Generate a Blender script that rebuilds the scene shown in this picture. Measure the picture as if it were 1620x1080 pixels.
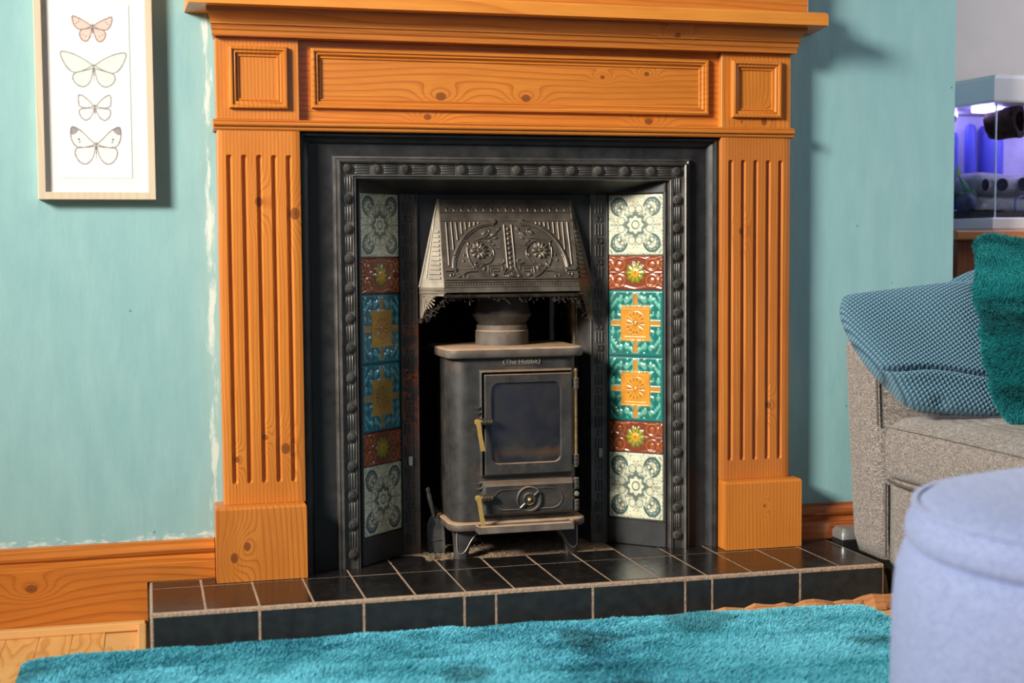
import bpy, bmesh, math, random
import numpy as np
from mathutils import Vector, Matrix

random.seed(7)
rng = np.random.default_rng(7)
for o in list(bpy.data.objects):
    bpy.data.objects.remove(o, do_unlink=True)
scene = bpy.context.scene
col = scene.collection
FZ = 0.097                    # height of the hearth top above the floor; shapes below are written from the hearth top

# ------------------------------------------------------------------ camera, world, lights, exposure
YAW, PITCH, ROLL, FPX = 0.254, 0.063, -0.007, 2222.8
cy_, sy_, cp_, sp_ = math.cos(YAW), math.sin(YAW), math.cos(PITCH), math.sin(PITCH)
fwd = Vector((sy_*cp_, cy_*cp_, -sp_)); rgt = Vector((cy_, -sy_, 0)); upv = rgt.cross(fwd)
cr_, sr_ = math.cos(ROLL), math.sin(ROLL)
r2 = rgt*cr_ + upv*sr_; u2 = upv*cr_ - rgt*sr_
cam = bpy.data.cameras.new('camera'); cam_o = bpy.data.objects.new('camera', cam); col.objects.link(cam_o)
cam.sensor_width = 36; cam.lens = FPX*36/1620; cam.clip_start = .05
cam_o.matrix_world = Matrix(((r2.x, u2.x, -fwd.x, -0.800), (r2.y, u2.y, -fwd.y, -3.010), (r2.z, u2.z, -fwd.z, 0.689+FZ), (0, 0, 0, 1)))
cam.dof.use_dof = True; cam.dof.focus_distance = 3.12; cam.dof.aperture_fstop = 2.4
scene.camera = cam_o

w = bpy.data.worlds.new('world'); scene.world = w; w.use_nodes = True
w.node_tree.nodes['Background'].inputs[0].default_value = (.80, .88, 1, 1)
w.node_tree.nodes['Background'].inputs[1].default_value = 0.01

def area(name, loc, target, sx, sz, power, color, spread=180):
    l = bpy.data.lights.new(name, 'AREA'); l.shape = 'RECTANGLE'; l.size = sx; l.size_y = sz; l.energy = power; l.color = color
    o = bpy.data.objects.new(name, l); col.objects.link(o); o.location = (loc[0], loc[1], loc[2]+FZ)
    d = Vector(target)-Vector(loc); o.rotation_euler = d.to_track_quat('-Z', 'Y').to_euler(); l.spread = math.radians(spread); return o
area('window_daylight', (-3.60, -2.25, 2.30), (0.75, 0.0, .50), .95, .95, 53, (1.0, .95, .83), 60)
area('front_fill', (-.2, -4.05, 1.60), (.4, 0, .5), 1.8, 1.2, 8, (.70, .84, 1.0))  # added fill behind the camera for lid, footstool and hearth face
area('right_window_daylight', (2.62, -.36, 1.60), (.0, .0, .35), .5, .9, 32, (.74, .83, 1.0))

scene.view_settings.view_transform = 'Standard'; scene.view_settings.look = 'None'
scene.view_settings.gamma = 1; scene.view_settings.use_curve_mapping = False
scene.view_settings.exposure = 0.0

# ------------------------------------------------------------------ geometry helper
class G:
    def __init__(s): s.v = []; s.f = []; s.c = None
    def add(s, verts, faces):
        n = len(s.v); s.v += [tuple(map(float, p)) for p in verts]; s.f += [tuple(i+n for i in f) for f in faces]; return s
    def box(s, x0, x1, y0, y1, z0, z1, bev=0, seg=2):
        if bev <= 0:
            return s.add([(x0,y0,z0),(x1,y0,z0),(x1,y1,z0),(x0,y1,z0),(x0,y0,z1),(x1,y0,z1),(x1,y1,z1),(x0,y1,z1)],
                         [(0,3,2,1),(4,5,6,7),(0,1,5,4),(1,2,6,5),(2,3,7,6),(3,0,4,7)])
        bm = bmesh.new(); bmesh.ops.create_cube(bm, size=1)
        for v in bm.verts: v.co = ((x0+x1)/2+v.co.x*(x1-x0), (y0+y1)/2+v.co.y*(y1-y0), (z0+z1)/2+v.co.z*(z1-z0))
        bmesh.ops.bevel(bm, geom=bm.edges[:], offset=bev, segments=seg, affect='EDGES', profile=.5)
        return s.bm(bm)
    def bm(s, bm):
        bm.verts.index_update(); s.add([v.co[:] for v in bm.verts], [[v.index for v in f.verts] for f in bm.faces]); bm.free(); return s
    def prism(s, pts, fn0, fn1):       # closed polygon swept from fn0(p) to fn1(p)
        n = len(pts); vs = [fn0(p) for p in pts]+[fn1(p) for p in pts]
        return s.add(vs, [(i, (i+1) % n, n+(i+1) % n, n+i) for i in range(n)]+[tuple(range(n))[::-1], tuple(range(n, 2*n))])
    def xprism(s, yz, x0, x1): return s.prism(yz, lambda p: (x0, p[0], p[1]), lambda p: (x1, p[0], p[1]))
    def rings(s, rings, close=True, cap=True):
        n = len(rings[0]); vs = [p for r in rings for p in r]; fs = []
        for a in range(len(rings)-1):
            for i in range(n if close else n-1):
                j = (i+1) % n; fs.append((a*n+i, a*n+j, (a+1)*n+j, (a+1)*n+i))
        if cap: fs += [tuple(range(n))[::-1], tuple((len(rings)-1)*n+i for i in range(n))]
        return s.add(vs, fs)
    def lathe(s, prof, c, axis='z', seg=32, cap=True):   # prof: (radius, height)
        R = []
        for r, h in prof:
            ring = []
            for k in range(seg):
                a = 2*math.pi*k/seg; p, q = r*math.cos(a), r*math.sin(a)
                ring.append({'z': (c[0]+p, c[1]+q, c[2]+h), 'y': (c[0]+p, c[1]+h, c[2]+q), 'x': (c[0]+h, c[1]+p, c[2]+q)}[axis])
            R.append(ring)
        return s.rings(R, True, cap)
    def tube(s, pts, r, seg=6, flat=1.0, nrm=None):
        pts = [Vector(p) for p in pts]; R = []
        rs = r if isinstance(r, (list, tuple)) else [r]*len(pts)
        for i, p in enumerate(pts):
            t = (pts[min(i+1, len(pts)-1)]-pts[max(i-1, 0)]).normalized()
            a = Vector(nrm) if nrm else (Vector((0, 0, 1)) if abs(t.z) < .9 else Vector((1, 0, 0)))
            b = t.cross(a); b = b.normalized() if b.length > 1e-6 else Vector((1, 0, 0)); c = b.cross(t)
            R.append([(p+(b*math.cos(k*2*math.pi/seg)+c*(math.sin(k*2*math.pi/seg)*flat))*rs[i])[:] for k in range(seg)])
        return s.rings(R)
    def frame(s, x0, x1, z0, z1, prof, sides='LTRB'):
        """mitred moulding round a rectangle; prof = closed list of (inset from the outer edge, y)"""
        n = len(prof)
        cor = {'TL': lambda o: (x0+o, z1-o), 'TR': lambda o: (x1-o, z1-o), 'BR': lambda o: (x1-o, z0+o), 'BL': lambda o: (x0+o, z0+o),
               'bl': lambda o: (x0+o, z0), 'br': lambda o: (x1-o, z0)}
        path = ['TL', 'TR', 'BR', 'BL', 'TL'] if sides == 'LTRB' else ['bl', 'TL', 'TR', 'br']
        R = [[(cor[k](o)[0], y, cor[k](o)[1]) for o, y in prof] for k in path]
        return s.rings(R, True, sides != 'LTRB')
    def grid(s, P):                    # P: (a,b,3) array of points
        a, b = P.shape[:2]; n = len(s.v)
        s.v += [tuple(p) for p in P.reshape(-1, 3).tolist()]
        i, j = np.meshgrid(np.arange(a-1), np.arange(b-1), indexing='ij'); q = (i*b+j).ravel()+n
        s.f += list(zip(q.tolist(), (q+b).tolist(), (q+b+1).tolist(), (q+1).tolist())); return s

def root_of(o):
    while o.parent: o = o.parent
    return o
ORG = {}
def mesh_of(g, org=(0, 0, 0), smooth=0, name='m', fix=True):
    me = bpy.data.meshes.new(name)
    v = np.array(g.v, dtype=float)-np.array(org)
    me.from_pydata(v.tolist(), [], g.f); me.update()
    if fix:
        bm = bmesh.new(); bm.from_mesh(me); bmesh.ops.recalc_face_normals(bm, faces=bm.faces); bm.to_mesh(me); bm.free()
    if g.c is not None:
        at = me.color_attributes.new('glaze', 'FLOAT_COLOR', 'POINT')
        c = np.ones((len(v), 4), np.float32); c[:, :3] = g.c; at.data.foreach_set('color', c.ravel())
    if smooth:
        me.polygons.foreach_set('use_smooth', [True]*len(me.polygons))
        if smooth < 180: me.set_sharp_from_angle(angle=math.radians(smooth))
    me.update(); return me
def obj(name, g, m, parent=None, smooth=0, label=None, kind=None, cat=None, group=None, org=None, fix=True):
    if parent is not None: org = ORG[root_of(parent).name]
    elif org is None: org = (0, 0, 0)
    me = mesh_of(g, org, smooth, name, fix); me.materials.append(m)
    o = bpy.data.objects.new(name, me); col.objects.link(o)
    if parent is not None: o.parent = parent
    else: o.location = org; ORG[o.name] = org
    for k, val in (('label', label), ('kind', kind), ('category', cat), ('group', group)):
        if val: o[k] = val
    return o
def inst(name, me, parent, loc=None, mat=None, scale=None):          # a piece that shares its mesh; loc in scene coordinates
    o = bpy.data.objects.new(name, me); col.objects.link(o); o.parent = parent
    org = ORG[root_of(parent).name]
    if mat is not None: o.matrix_local = Matrix.Translation(-Vector(org)) @ mat
    else: o.location = Vector(loc)-Vector(org)
    return o
def thing(name, label, cat, loc, group=None):
    o = bpy.data.objects.new(name, None); col.objects.link(o); o.location = loc; o.empty_display_size = .05
    ORG[o.name] = tuple(loc); o['label'] = label; o['category'] = cat
    if group: o['group'] = group
    return o

# ------------------------------------------------------------------ materials
class M:
    def __init__(s, name, rough=.5, spec=.5, metal=0):
        s.m = bpy.data.materials.new(name); s.m.use_nodes = True; s.t = s.m.node_tree; s.n = s.t.nodes
        s.b = s.n['Principled BSDF']; s.set('Roughness', rough); s.set('Specular IOR Level', spec); s.set('Metallic', metal); s._p = None
    def set(s, k, v):
        i = s.b.inputs[k]
        if isinstance(v, bpy.types.NodeSocket): s.t.links.new(v, i)
        elif isinstance(v, (tuple, list)): i.default_value = (*v, 1) if len(v) == 3 else v
        else: i.default_value = v
        return s
    def col(s, v): return s.set('Base Color', v)
    def inp(s, node, i, v):
        if v is None: return
        if isinstance(v, bpy.types.NodeSocket): s.t.links.new(v, node.inputs[i])
        else:
            try: node.inputs[i].default_value = v
            except Exception: node.inputs[i].default_value = (*v, 1)
    def pos(s):
        if s._p is None: s._p = s.n.new('ShaderNodeNewGeometry')
        return s._p.outputs['Position']
    def normal_z(s):
        s.pos(); x = s.n.new('ShaderNodeSeparateXYZ'); s.t.links.new(s._p.outputs['Normal'], x.inputs[0]); return x.outputs[2]
    def ob(s): return s.n.new('ShaderNodeTexCoord').outputs['Object']
    def rnd(s): return s.n.new('ShaderNodeObjectInfo').outputs['Random']
    def xyz(s, v=None):
        x = s.n.new('ShaderNodeSeparateXYZ'); s.t.links.new(v or s.pos(), x.inputs[0]); return x.outputs
    def comb(s, x, y, z):
        c = s.n.new('ShaderNodeCombineXYZ'); s.inp(c, 0, x); s.inp(c, 1, y); s.inp(c, 2, z); return c.outputs[0]
    def ma(s, op, a, b=None, c=None, clamp=False):
        n = s.n.new('ShaderNodeMath'); n.operation = op; n.use_clamp = clamp; s.inp(n, 0, a); s.inp(n, 1, b); s.inp(n, 2, c); return n.outputs[0]
    def scale(s, v, k):
        n = s.n.new('ShaderNodeVectorMath'); n.operation = 'MULTIPLY'; s.inp(n, 0, v); n.inputs[1].default_value = k; return n.outputs[0]
    def noise(s, v, sc=5, det=3, rough=.55, dist=0):
        n = s.n.new('ShaderNodeTexNoise'); s.inp(n, 'Vector', v); n.inputs['Scale'].default_value = sc; n.inputs['Detail'].default_value = det
        n.inputs['Roughness'].default_value = rough; n.inputs['Distortion'].default_value = dist; return n.outputs['Fac']
    def voro(s, v, sc, feat='F1', out='Distance'):
        n = s.n.new('ShaderNodeTexVoronoi'); n.feature = feat; s.inp(n, 'Vector', v); n.inputs['Scale'].default_value = sc; return n.outputs[out]
    def ramp(s, f, stops):
        n = s.n.new('ShaderNodeValToRGB'); s.inp(n, 0, f); e = n.color_ramp.elements
        while len(e) < len(stops): e.new(.5)
        for i, (p, c) in enumerate(stops):
            e[i].position = p; e[i].color = (*c, 1) if isinstance(c, (tuple, list)) else (c, c, c, 1)
        return n.outputs[0]
    def mix(s, f, a, b, mode='MIX'):
        n = s.n.new('ShaderNodeMix'); n.data_type = 'RGBA'; n.blend_type = mode
        for i, v in ((0, f), (6, a), (7, b)): s.inp(n, i, v)
        return n.outputs[2]
    def attr(s, name='glaze'):
        n = s.n.new('ShaderNodeVertexColor'); n.layer_name = name; return n.outputs[0]
    def bump(s, h, st=.3, d=.002):
        n = s.n.new('ShaderNodeBump'); s.inp(n, 'Height', h); n.inputs['Strength'].default_value = st; n.inputs['Distance'].default_value = d
        s.t.links.new(n.outputs[0], s.b.inputs['Normal']); return s

def pine(name, axis='x', knots=(), freq=70, light=(.66, .225, .033), mid=(.52, .155, .021), dark=(.27, .068, .010), contrast=1.0, rough=.38, seed=0., wav=1.0, cross='z'):
    """varnished pine: rings along one axis, bent round knots given as (along, across, radius) from the hearth top"""
    m = M(name, rough, .45); x, y, z = m.xyz(); z = m.ma('SUBTRACT', z, FZ)
    d = {'x': x, 'y': y, 'z': z}; a = d[axis]; c = d[cross] if axis != cross else x
    if axis == 'z': c = x
    third = y if 'y' not in (axis, cross) else z
    nz = m.noise(m.comb(m.ma('MULTIPLY', a, 1.0), m.ma('MULTIPLY', c, 4.5), m.ma('ADD', m.ma('MULTIPLY', third, 4), seed)), 1.0, 2, .5)
    ph = m.ma('ADD', m.ma('MULTIPLY', c, freq), m.ma('MULTIPLY', nz, 6*wav))
    ph = m.ma('ADD', ph, m.ma('MULTIPLY', third, 22))
    core = None
    for (ka, kc, kr) in knots:
        da = m.ma('SUBTRACT', a, ka); dc = m.ma('SUBTRACT', c, kc)
        e = m.ma('ADD', m.ma('MULTIPLY', m.ma('POWER', m.ma('ABSOLUTE', da), 2), 1/(kr*4.2)**2), m.ma('MULTIPLY', m.ma('POWER', m.ma('ABSOLUTE', dc), 2), 1/(kr*2.2)**2))
        ph = m.ma('ADD', ph, m.ma('MULTIPLY', m.ma('EXPONENT', m.ma('MULTIPLY', e, -1)), 3.6))
        dd = m.ma('SQRT', m.ma('ADD', m.ma('POWER', m.ma('ABSOLUTE', da), 2), m.ma('MULTIPLY', m.ma('POWER', m.ma('ABSOLUTE', dc), 2), 1.7)))
        k = m.ramp(m.ma('DIVIDE', dd, kr*1.5), [(.0, 1.), (.45, .8), (.62, .95), (.78, 0.), (1, 0.)])
        core = k if core is None else m.ma('MAXIMUM', core, k)
    fr = m.ma('FRACT', ph)
    fine = m.noise(m.comb(m.ma('MULTIPLY', a, 14), m.ma('MULTIPLY', c, 520), m.ma('MULTIPLY', third, 300)), 1.0, 3, .6)
    big = m.noise(m.comb(m.ma('MULTIPLY', a, 4), m.ma('MULTIPLY', c, 14), seed), 1.0, 2, .5)
    base = m.ramp(fr, [(0, light), (.55, light), (.84, mid), (.94, tuple(mid[i]*(1-.45*contrast)+dark[i]*.45*contrast for i in range(3))), (1, light)])
    base = m.mix(m.ramp(big, [(.35, 0.), (.7, .55)]), base, mid)
    base = m.mix(m.ramp(fine, [(.4, 0.), (.75, .30*contrast)]), base, dark)
    if core is not None: base = m.mix(m.ma('MULTIPLY', core, .85), base, (.13, .030, .008))
    m.col(base); m.bump(m.ma('ADD', fr, m.ma('MULTIPLY', fine, .6)), .10, .0008)
    m.set('Coat Weight', .15); m.set('Coat Roughness', .25)
    return m.m

def plain(name, c, rough=.5, spec=.5, metal=0, nsc=0, bump=0, var=.25, bd=.002):
    m = M(name, rough, spec, metal)
    if nsc:
        n = m.noise(m.pos(), nsc, 4, .6); m.col(m.mix(m.ramp(n, [(.3, 0.), (.7, 1.)]), tuple(k*(1-var) for k in c), tuple(min(1, k*(1+var)) for k in c)))
        if bump: m.bump(n, bump, bd)
    else: m.col(c)
    return m.m

def iron(name, c=(.020, .019, .019), rough=.42, dust=0., rust=0., dustcol=(.20, .14, .095), grain=260, metal=0):
    m = M(name, rough, .5, metal); p = m.pos()
    n = m.noise(p, grain, 3, .6); n2 = m.noise(p, 24, 4, .6)
    base = m.mix(m.ramp(n2, [(.35, 0.), (.7, 1.)]), c, tuple(k*1.7+.004 for k in c))
    if rust:
        zz = m.xyz()[2]; z = m.ma('SUBTRACT', zz, FZ)
        win = m.ma('SUBTRACT', 1.0, m.ma('ABSOLUTE', m.ma('DIVIDE', m.ma('SUBTRACT', z, .40), .20)), clamp=True)
        rn = m.noise(p, 75, 4, .6)
        base = m.mix(m.ma('MULTIPLY', m.ramp(rn, [(.48, 0.), (.55, 1.)]), m.ma('MULTIPLY', win, rust), clamp=True), base, (.36, .085, .022))
        base = m.mix(m.ramp(m.noise(p, 30, 3, .6), [(.45, 0.), (.75, .45)]), base, (.075, .040, .028))
    if dust:
        up = m.ramp(m.normal_z(), [(.35, 0.), (.85, 1.)])
        dn = m.ramp(m.noise(p, 40, 5, .65), [(.2, .55), (.6, 1.)])
        base = m.mix(m.ma('MULTIPLY', m.ma('MULTIPLY', up, dn), dust), base, dustcol)
        spot = m.ramp(m.noise(p, 11, 5, .7), [(.5, 0.), (.78, .30*dust)])
        base = m.mix(spot, base, tuple(k*.8 for k in dustcol))
    m.col(base); m.set('Roughness', m.ramp(n2, [(.3, rough-.06), (.75, rough+.14)])); m.bump(n, .22, .0009); return m.m

MAT = {}
KN = dict(frieze=[(.072-.05, 1.030, .010), (.20, 1.080, .005), (.305, 1.090, .006), (-.20, .985, .008), (.31, .984, .009), (-.17, 1.030, .011)],
          plf=[(.80, -.567, .010), (.275, -.520, .011), (.30, -.562, .006), (.255, -.622, .006), (.775, -.492, .012)],
          prt=[(.735, .530, .008), (.33, .60, .007)])
MAT['frieze'] = pine('pine_frieze', 'x', KN['frieze'], 78, seed=1.3)
MAT['pil_l'] = pine('pine_left_pilaster', 'z', KN['plf'], 125, seed=4.1)
MAT['pil_r'] = pine('pine_right_pilaster', 'z', KN['prt'], 130, seed=8.4, light=(.56, .185, .034), mid=(.43, .128, .022))
MAT['block_l'] = pine('pine_left_block', 'z', [(.052, -.634, .010), (.075, -.607, .009)], 85, seed=2.2, wav=1.5, contrast=1.1)
MAT['block_r'] = pine('pine_right_block', 'z', [(.10, .575, .004)], 120, seed=6.6, contrast=.7)
MAT['pine_x'] = pine('pine_moulding', 'x', [], 80, seed=3.3)
MAT['pine_z'] = pine('pine_upright_moulding', 'z', [], 110, seed=5.3)
MAT['crown'] = pine('pine_crown', 'x', [(.362, 1.172, .007)], 60, seed=9.1, light=(.58, .19, .030), mid=(.44, .13, .020))
MAT['shelf'] = pine('pine_shelf', 'x', [], 45, seed=7.7, contrast=.7, cross='y', light=(.80, .30, .048), mid=(.68, .23, .034))
MAT['corner_r'] = pine('pine_corner_block', 'z', [(.986, .585, .008), (.985, .529, .003)], 100, seed=11.)
MAT['skirt_l'] = pine('pine_skirting', 'x', [(-1.045, .002, .011)], 52, seed=12.7, wav=1.6, contrast=1.2, light=(.60, .19, .026), mid=(.46, .13, .016))
MAT['skirt_r'] = pine('red_pine_skirting', 'x', [], 60, seed=13.7, light=(.42, .115, .026), mid=(.33, .080, .018), dark=(.15, .035, .010))
MAT['oak'] = pine('pale_floor_trim', 'x', [], 90, seed=14.7, light=(.80, .47, .19), mid=(.72, .39, .14), dark=(.5, .24, .08), contrast=.6, cross='y')
def oak_plank():
    m = M('oak_laminate', .35, .45); v = m.ob(); r = m.rnd(); x, y, z = m.xyz(v)
    sh = m.ma('MULTIPLY', r, 37.)
    n = m.noise(m.comb(m.ma('MULTIPLY', x, 11), m.ma('MULTIPLY', y, 1.7), sh), 1., 2, .5)
    fr = m.ma('FRACT', m.ma('MULTIPLY', n, 12))
    fine = m.noise(m.comb(m.ma('MULTIPLY', x, 480), m.ma('MULTIPLY', y, 16), sh), 1, 3, .6)
    c = m.ramp(fr, [(0, (.84, .47, .17)), (.55, (.80, .42, .14)), (.88, (.60, .27, .075)), (1, (.84, .47, .17))])
    c = m.mix(m.ramp(fine, [(.45, 0.), (.8, .35)]), c, (.52, .22, .06))
    c = m.mix(m.ma('MULTIPLY', r, .25), c, (.70, .34, .10)); m.col(c); return m.m
MAT['plank'] = oak_plank()
MAT['iron'] = iron('black_cast_iron', (.100, .093, .088), .36, metal=.65)
MAT['iron_flat'] = iron('black_painted_iron', (.011, .011, .013), .48)
MAT['iron_hood'] = iron('dusty_cast_iron', (.115, .094, .077), .40, dust=.35, metal=.6)
MAT['iron_pale'] = iron('pale_cast_iron', (.20, .165, .125), .36, dust=.3)  # paler iron, left hood wedge and fan only
MAT['iron_rust'] = iron('rusty_cast_iron', (.060, .048, .044), .42, rust=1., metal=.4)
MAT['stove'] = iron('stove_cast_iron', (.025, .0235, .0235), .47, dust=.9, dustcol=(.34, .22, .14))
MAT['stove_dust'] = iron('dusty_stove_plate', (.075, .062, .052), .55, dust=1.0, dustcol=(.58, .36, .22))
MAT['brass'] = plain('brass', (.82, .52, .15), .34, .5, .7, 90, 0, .12)
MAT['steel'] = plain('worn_steel', (.42, .38, .35), .35, .5, 1, 60, .1)
MAT['soot'] = plain('sooty_brick', (.022, .017, .014), .95, .1, 0, 30, .6, .6, .01)
def plaster_soot():
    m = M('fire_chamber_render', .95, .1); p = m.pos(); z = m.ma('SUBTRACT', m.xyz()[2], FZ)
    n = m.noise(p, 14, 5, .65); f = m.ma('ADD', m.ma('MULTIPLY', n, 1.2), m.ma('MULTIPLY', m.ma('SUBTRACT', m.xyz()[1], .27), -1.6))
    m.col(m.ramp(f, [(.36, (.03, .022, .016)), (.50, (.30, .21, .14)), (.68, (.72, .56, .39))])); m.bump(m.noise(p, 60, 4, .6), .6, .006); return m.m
MAT['render'] = plaster_soot()
def wall_paint():
    m = M('teal_wall_paint', .48, .35); p = m.pos(); x, y, z = m.xyz(); z = m.ma('SUBTRACT', z, FZ)
    n = m.noise(p, 6, 4, .6); n2 = m.noise(m.scale(p, (26, 26, 7)), 1., 4, .6)
    c = m.mix(m.ramp(n2, [(.35, 0.), (.7, 1.)]), (.264, .474, .498), (.302, .514, .538))
    # dabs of old white filler along the skirting and beside the surround (left side only)
    wn = m.noise(m.scale(p, (22, 22, 55)), 1., 4, .7)
    a = m.ramp(m.ma('ADD', m.ma('MULTIPLY', wn, 1.), m.ma('MULTIPLY', m.ma('SUBTRACT', z, .09), -7.)), [(.50, 0.), (.60, .75)])
    dx = m.ma('ABSOLUTE', m.ma('ADD', x, .668))
    b = m.ramp(m.ma('ADD', m.noise(m.scale(p, (40, 40, 9)), 1., 4, .7), m.ma('MULTIPLY', dx, -16.)), [(.40, 0.), (.52, .7)])
    c = m.mix(m.ma('MAXIMUM', m.ma('MULTIPLY', a, m.ma('LESS_THAN', x, -.6)), b), c, (.70, .78, .74))
    spot = m.ramp(m.voro(p, 9), [(.0, 1.), (.03, 0.)]); c = m.mix(spot, c, (.03, .06, .06))
    m.col(c); m.bump(m.ma('ADD', n, m.ma('MULTIPLY', n2, .5)), .16, .012); return m.m
MAT['teal'] = wall_paint()
MAT['beige'] = plain('beige_wall_paint', (.60, .50, .44), .6, .3, 0, 8, .05, .04)
MAT['white'] = plain('white_wall_paint', (.26, .28, .28), .7, .3)
MAT['ceiling'] = plain('ceiling_paint', (.45, .45, .44), .8, .2)
def black_tile():
    m = M('black_glazed_quarry_tile', .23, .5); n = m.noise(m.pos(), 35, 4, .6)
    m.col(m.mix(m.ramp(n, [(.4, 0.), (.75, 1.)]), (.010, .009, .009), (.019, .016, .014)))
    sp = m.ramp(m.voro(m.pos(), 60), [(0, 1.), (.035, 0.)]); m.set('Roughness', m.ramp(n, [(.3, .17), (.7, .30)]))
    m.bump(m.noise(m.pos(), 18, 3, .5), .10, .003); return m.m
MAT['btile'] = black_tile()
MAT['ftile'] = plain('black_matt_tile', (.020, .021, .023), .42, .45, 0, 40, .05, .35)
MAT['grout'] = plain('sandy_grout', (.42, .29, .21), .95, .2, 0, 140, .8, .3, .004)
MAT['ash'] = plain('ash_and_grit', (.30, .215, .145), .98, .1, 0, 160, 1., .6, .006)

# ------------------------------------------------------------------ the setting
def struct(name, g, m, smooth=0, parent=None): return obj(name, g, m, parent, smooth, kind=None if parent else 'structure')
ZB, ZT = -.097, 2.70
fl = struct('floor', G().box(-4.0, 2.7, -4.2, .62, ZB-.06, ZB-.0015), MAT['oak'])
pw, plen = .0655, .31
pg = G().box(-pw/2+.0003, pw/2-.0003, -plen/2+.0003, plen/2-.0003, -.006, 0, .0006, 1); pme = mesh_of(pg); pme.materials.append(MAT['plank'])
k = 0
for i in range(40):
    for j in range(7):
        px = -1.98+i*pw; py = .03-plen/2-j*plen*1.0+(.17*(i % 2))+.04*((i*7) % 3)-.08
        if -.815 < px < .775 and py > -.20: continue
        if py > -.12: continue
        inst('plank', pme, fl, (px, py, ZB)); k += 1
for i in range(17):
    if i*pw-1.98 < -.83: inst('plank', pme, fl, (-1.98+i*pw, -.055+.02*((i*5) % 3)-.012, ZB+.0003))
bw = G()
bw.box(-4.0, -.479, .05, .62, ZB, ZT).box(.479, 1.11, .05, .62, ZB, ZT).box(-.479, .479, .05, .62, .93, ZT)
struct('wall_back', bw, MAT['teal'])
struct('wall_alcove', G().box(1.11, 2.7, .62, .72, ZB, ZT), MAT['beige'])
struct('wall_left', G().box(-4.1, -4.0, -4.2, .62, ZB, ZT), MAT['white'])
struct('wall_right', G().box(2.7, 2.8, -4.2, .72, ZB, ZT), MAT['white'])
struct('wall_front', G().box(-4.1, 2.8, -4.3, -4.2, ZB, ZT), MAT['white'])
struct('ceiling', G().box(-4.1, 2.8, -4.3, .72, ZT, ZT+.1), MAT['ceiling'])
def skirting(x0, x1, zb, m):
    pr = [(.05, zb), (.019, zb), (.019, .038), (.021, .040), (.021, .043), (.030, .049), (.032, .053), (.026, .058), (.0235, .064), (.025, .070), (.031, .076), (.038, .0785), (.038, .082), (.05, .083)]
    return G().xprism(pr, x0, x1)
struct('baseboard_left', skirting(-4.0, -.813, -.097, 0).add(*(lambda g: (g.v, g.f))(skirting(-.813, -.672, .001, 0))), MAT['skirt_l'])
struct('baseboard_right', skirting(.670, 1.11, .002, 0), MAT['skirt_r'])
struct('trim_1', G().box(-4.0, -.818, .000, .019, ZB, -.078, .003, 2), MAT['oak'])
struct('trim_2', G().box(-.834, -.816, -.60, -.0005, ZB, -.081, .003, 2), MAT['oak'])
# broken strip of wooden beading in front of the hearth, splintered towards the right
tb = G(); xs = np.linspace(-.805, .80, 70); R = []
for i, x in enumerate(xs):
    brk = float(np.interp(x, [.22, .42, .62, .80], [0, .9, .8, 1.0])); t = .017+brk*(.004+.013*rng.random()*(1 if x > .35 else .4)); d = .013+.020*brk*rng.random()
    R.append([(x, -.2525, ZB+.001), (x, -.2525-d, ZB+.001), (x, -.2525-d*.9, ZB+.006+.004*brk*rng.random()), (x, -.2525-d*.4, ZB+t*.8), (x, -.2525, ZB+t)])
tb.rings(R)
struct('trim_3', tb, pine('broken_beading', 'x', [], 90, seed=15., light=(.62, .29, .12), mid=(.46, .19, .07), cross='y'))
# window on the left wall (outside the frame) that the daylight comes through
wg = struct('window_1', G().frame(-.0, 1.02, 1.4, 2.45, [(0, 0), (0, .03), (.06, .03), (.06, 0)]), MAT['ceiling'])
for v in wg.data.vertices: v.co = (-4.0+v.co.y, -2.78+v.co.x, v.co.z)

for nme, f_ in (('window_2', lambda a, b, c: (2.7-a, -.90+b, c)), ('front_fill_frame', lambda a, b, c: (-1.2+b*1.9, -4.2+a, c))):      # unseen frames added round the right window lamp and the front fill
    wg = struct(nme, G().frame(0, 1.02, 1.0, 2.15, [(0, 0), (0, .03), (.06, .03), (.06, 0)]), MAT['ceiling'])
    for v in wg.data.vertices: v.co = f_(v.co.y, v.co.x, v.co.z)

# ------------------------------------------------------------------ hearth
he = thing('tiled_hearth', 'low black tiled hearth with sandy grout lines under the stove', 'hearth', (0, -.1, ZB))
obj('grout_bed', G().box(-.808, .761, -.2516, .049, ZB, -.0008, .003, 2).box(-.478, .478, .04, .60, ZB, -.0035).box(-.478, .478, .04, .165, -.0036, -.0008), MAT['grout'], he)
XJ = [-.807, -.703, -.599, -.493, -.390, -.287, -.184, -.081, .025, .131, .238, .343, .448, .553, .656, .760]
gw = .0021
def tile_poly(pts, z0, z1, bev=.0012):
    g = G(); c = np.mean(np.array(pts), 0)
    ins = [tuple(np.array(p)+(c-np.array(p))*min(.4, bev/max(1e-6, np.linalg.norm(c-np.array(p))*.7)) ) for p in pts]
    n = len(pts); vs = [(*p, z0) for p in pts]+[(*p, z1-bev) for p in pts]+[(*p, z1) for p in ins]
    fs = [(r*n+i, r*n+(i+1) % n, (r+1)*n+(i+1) % n, (r+1)*n+i) for r in range(2) for i in range(n)]+[tuple(range(n))[::-1], tuple(2*n+i for i in range(n))]
    return g.add(vs, fs)
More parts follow.
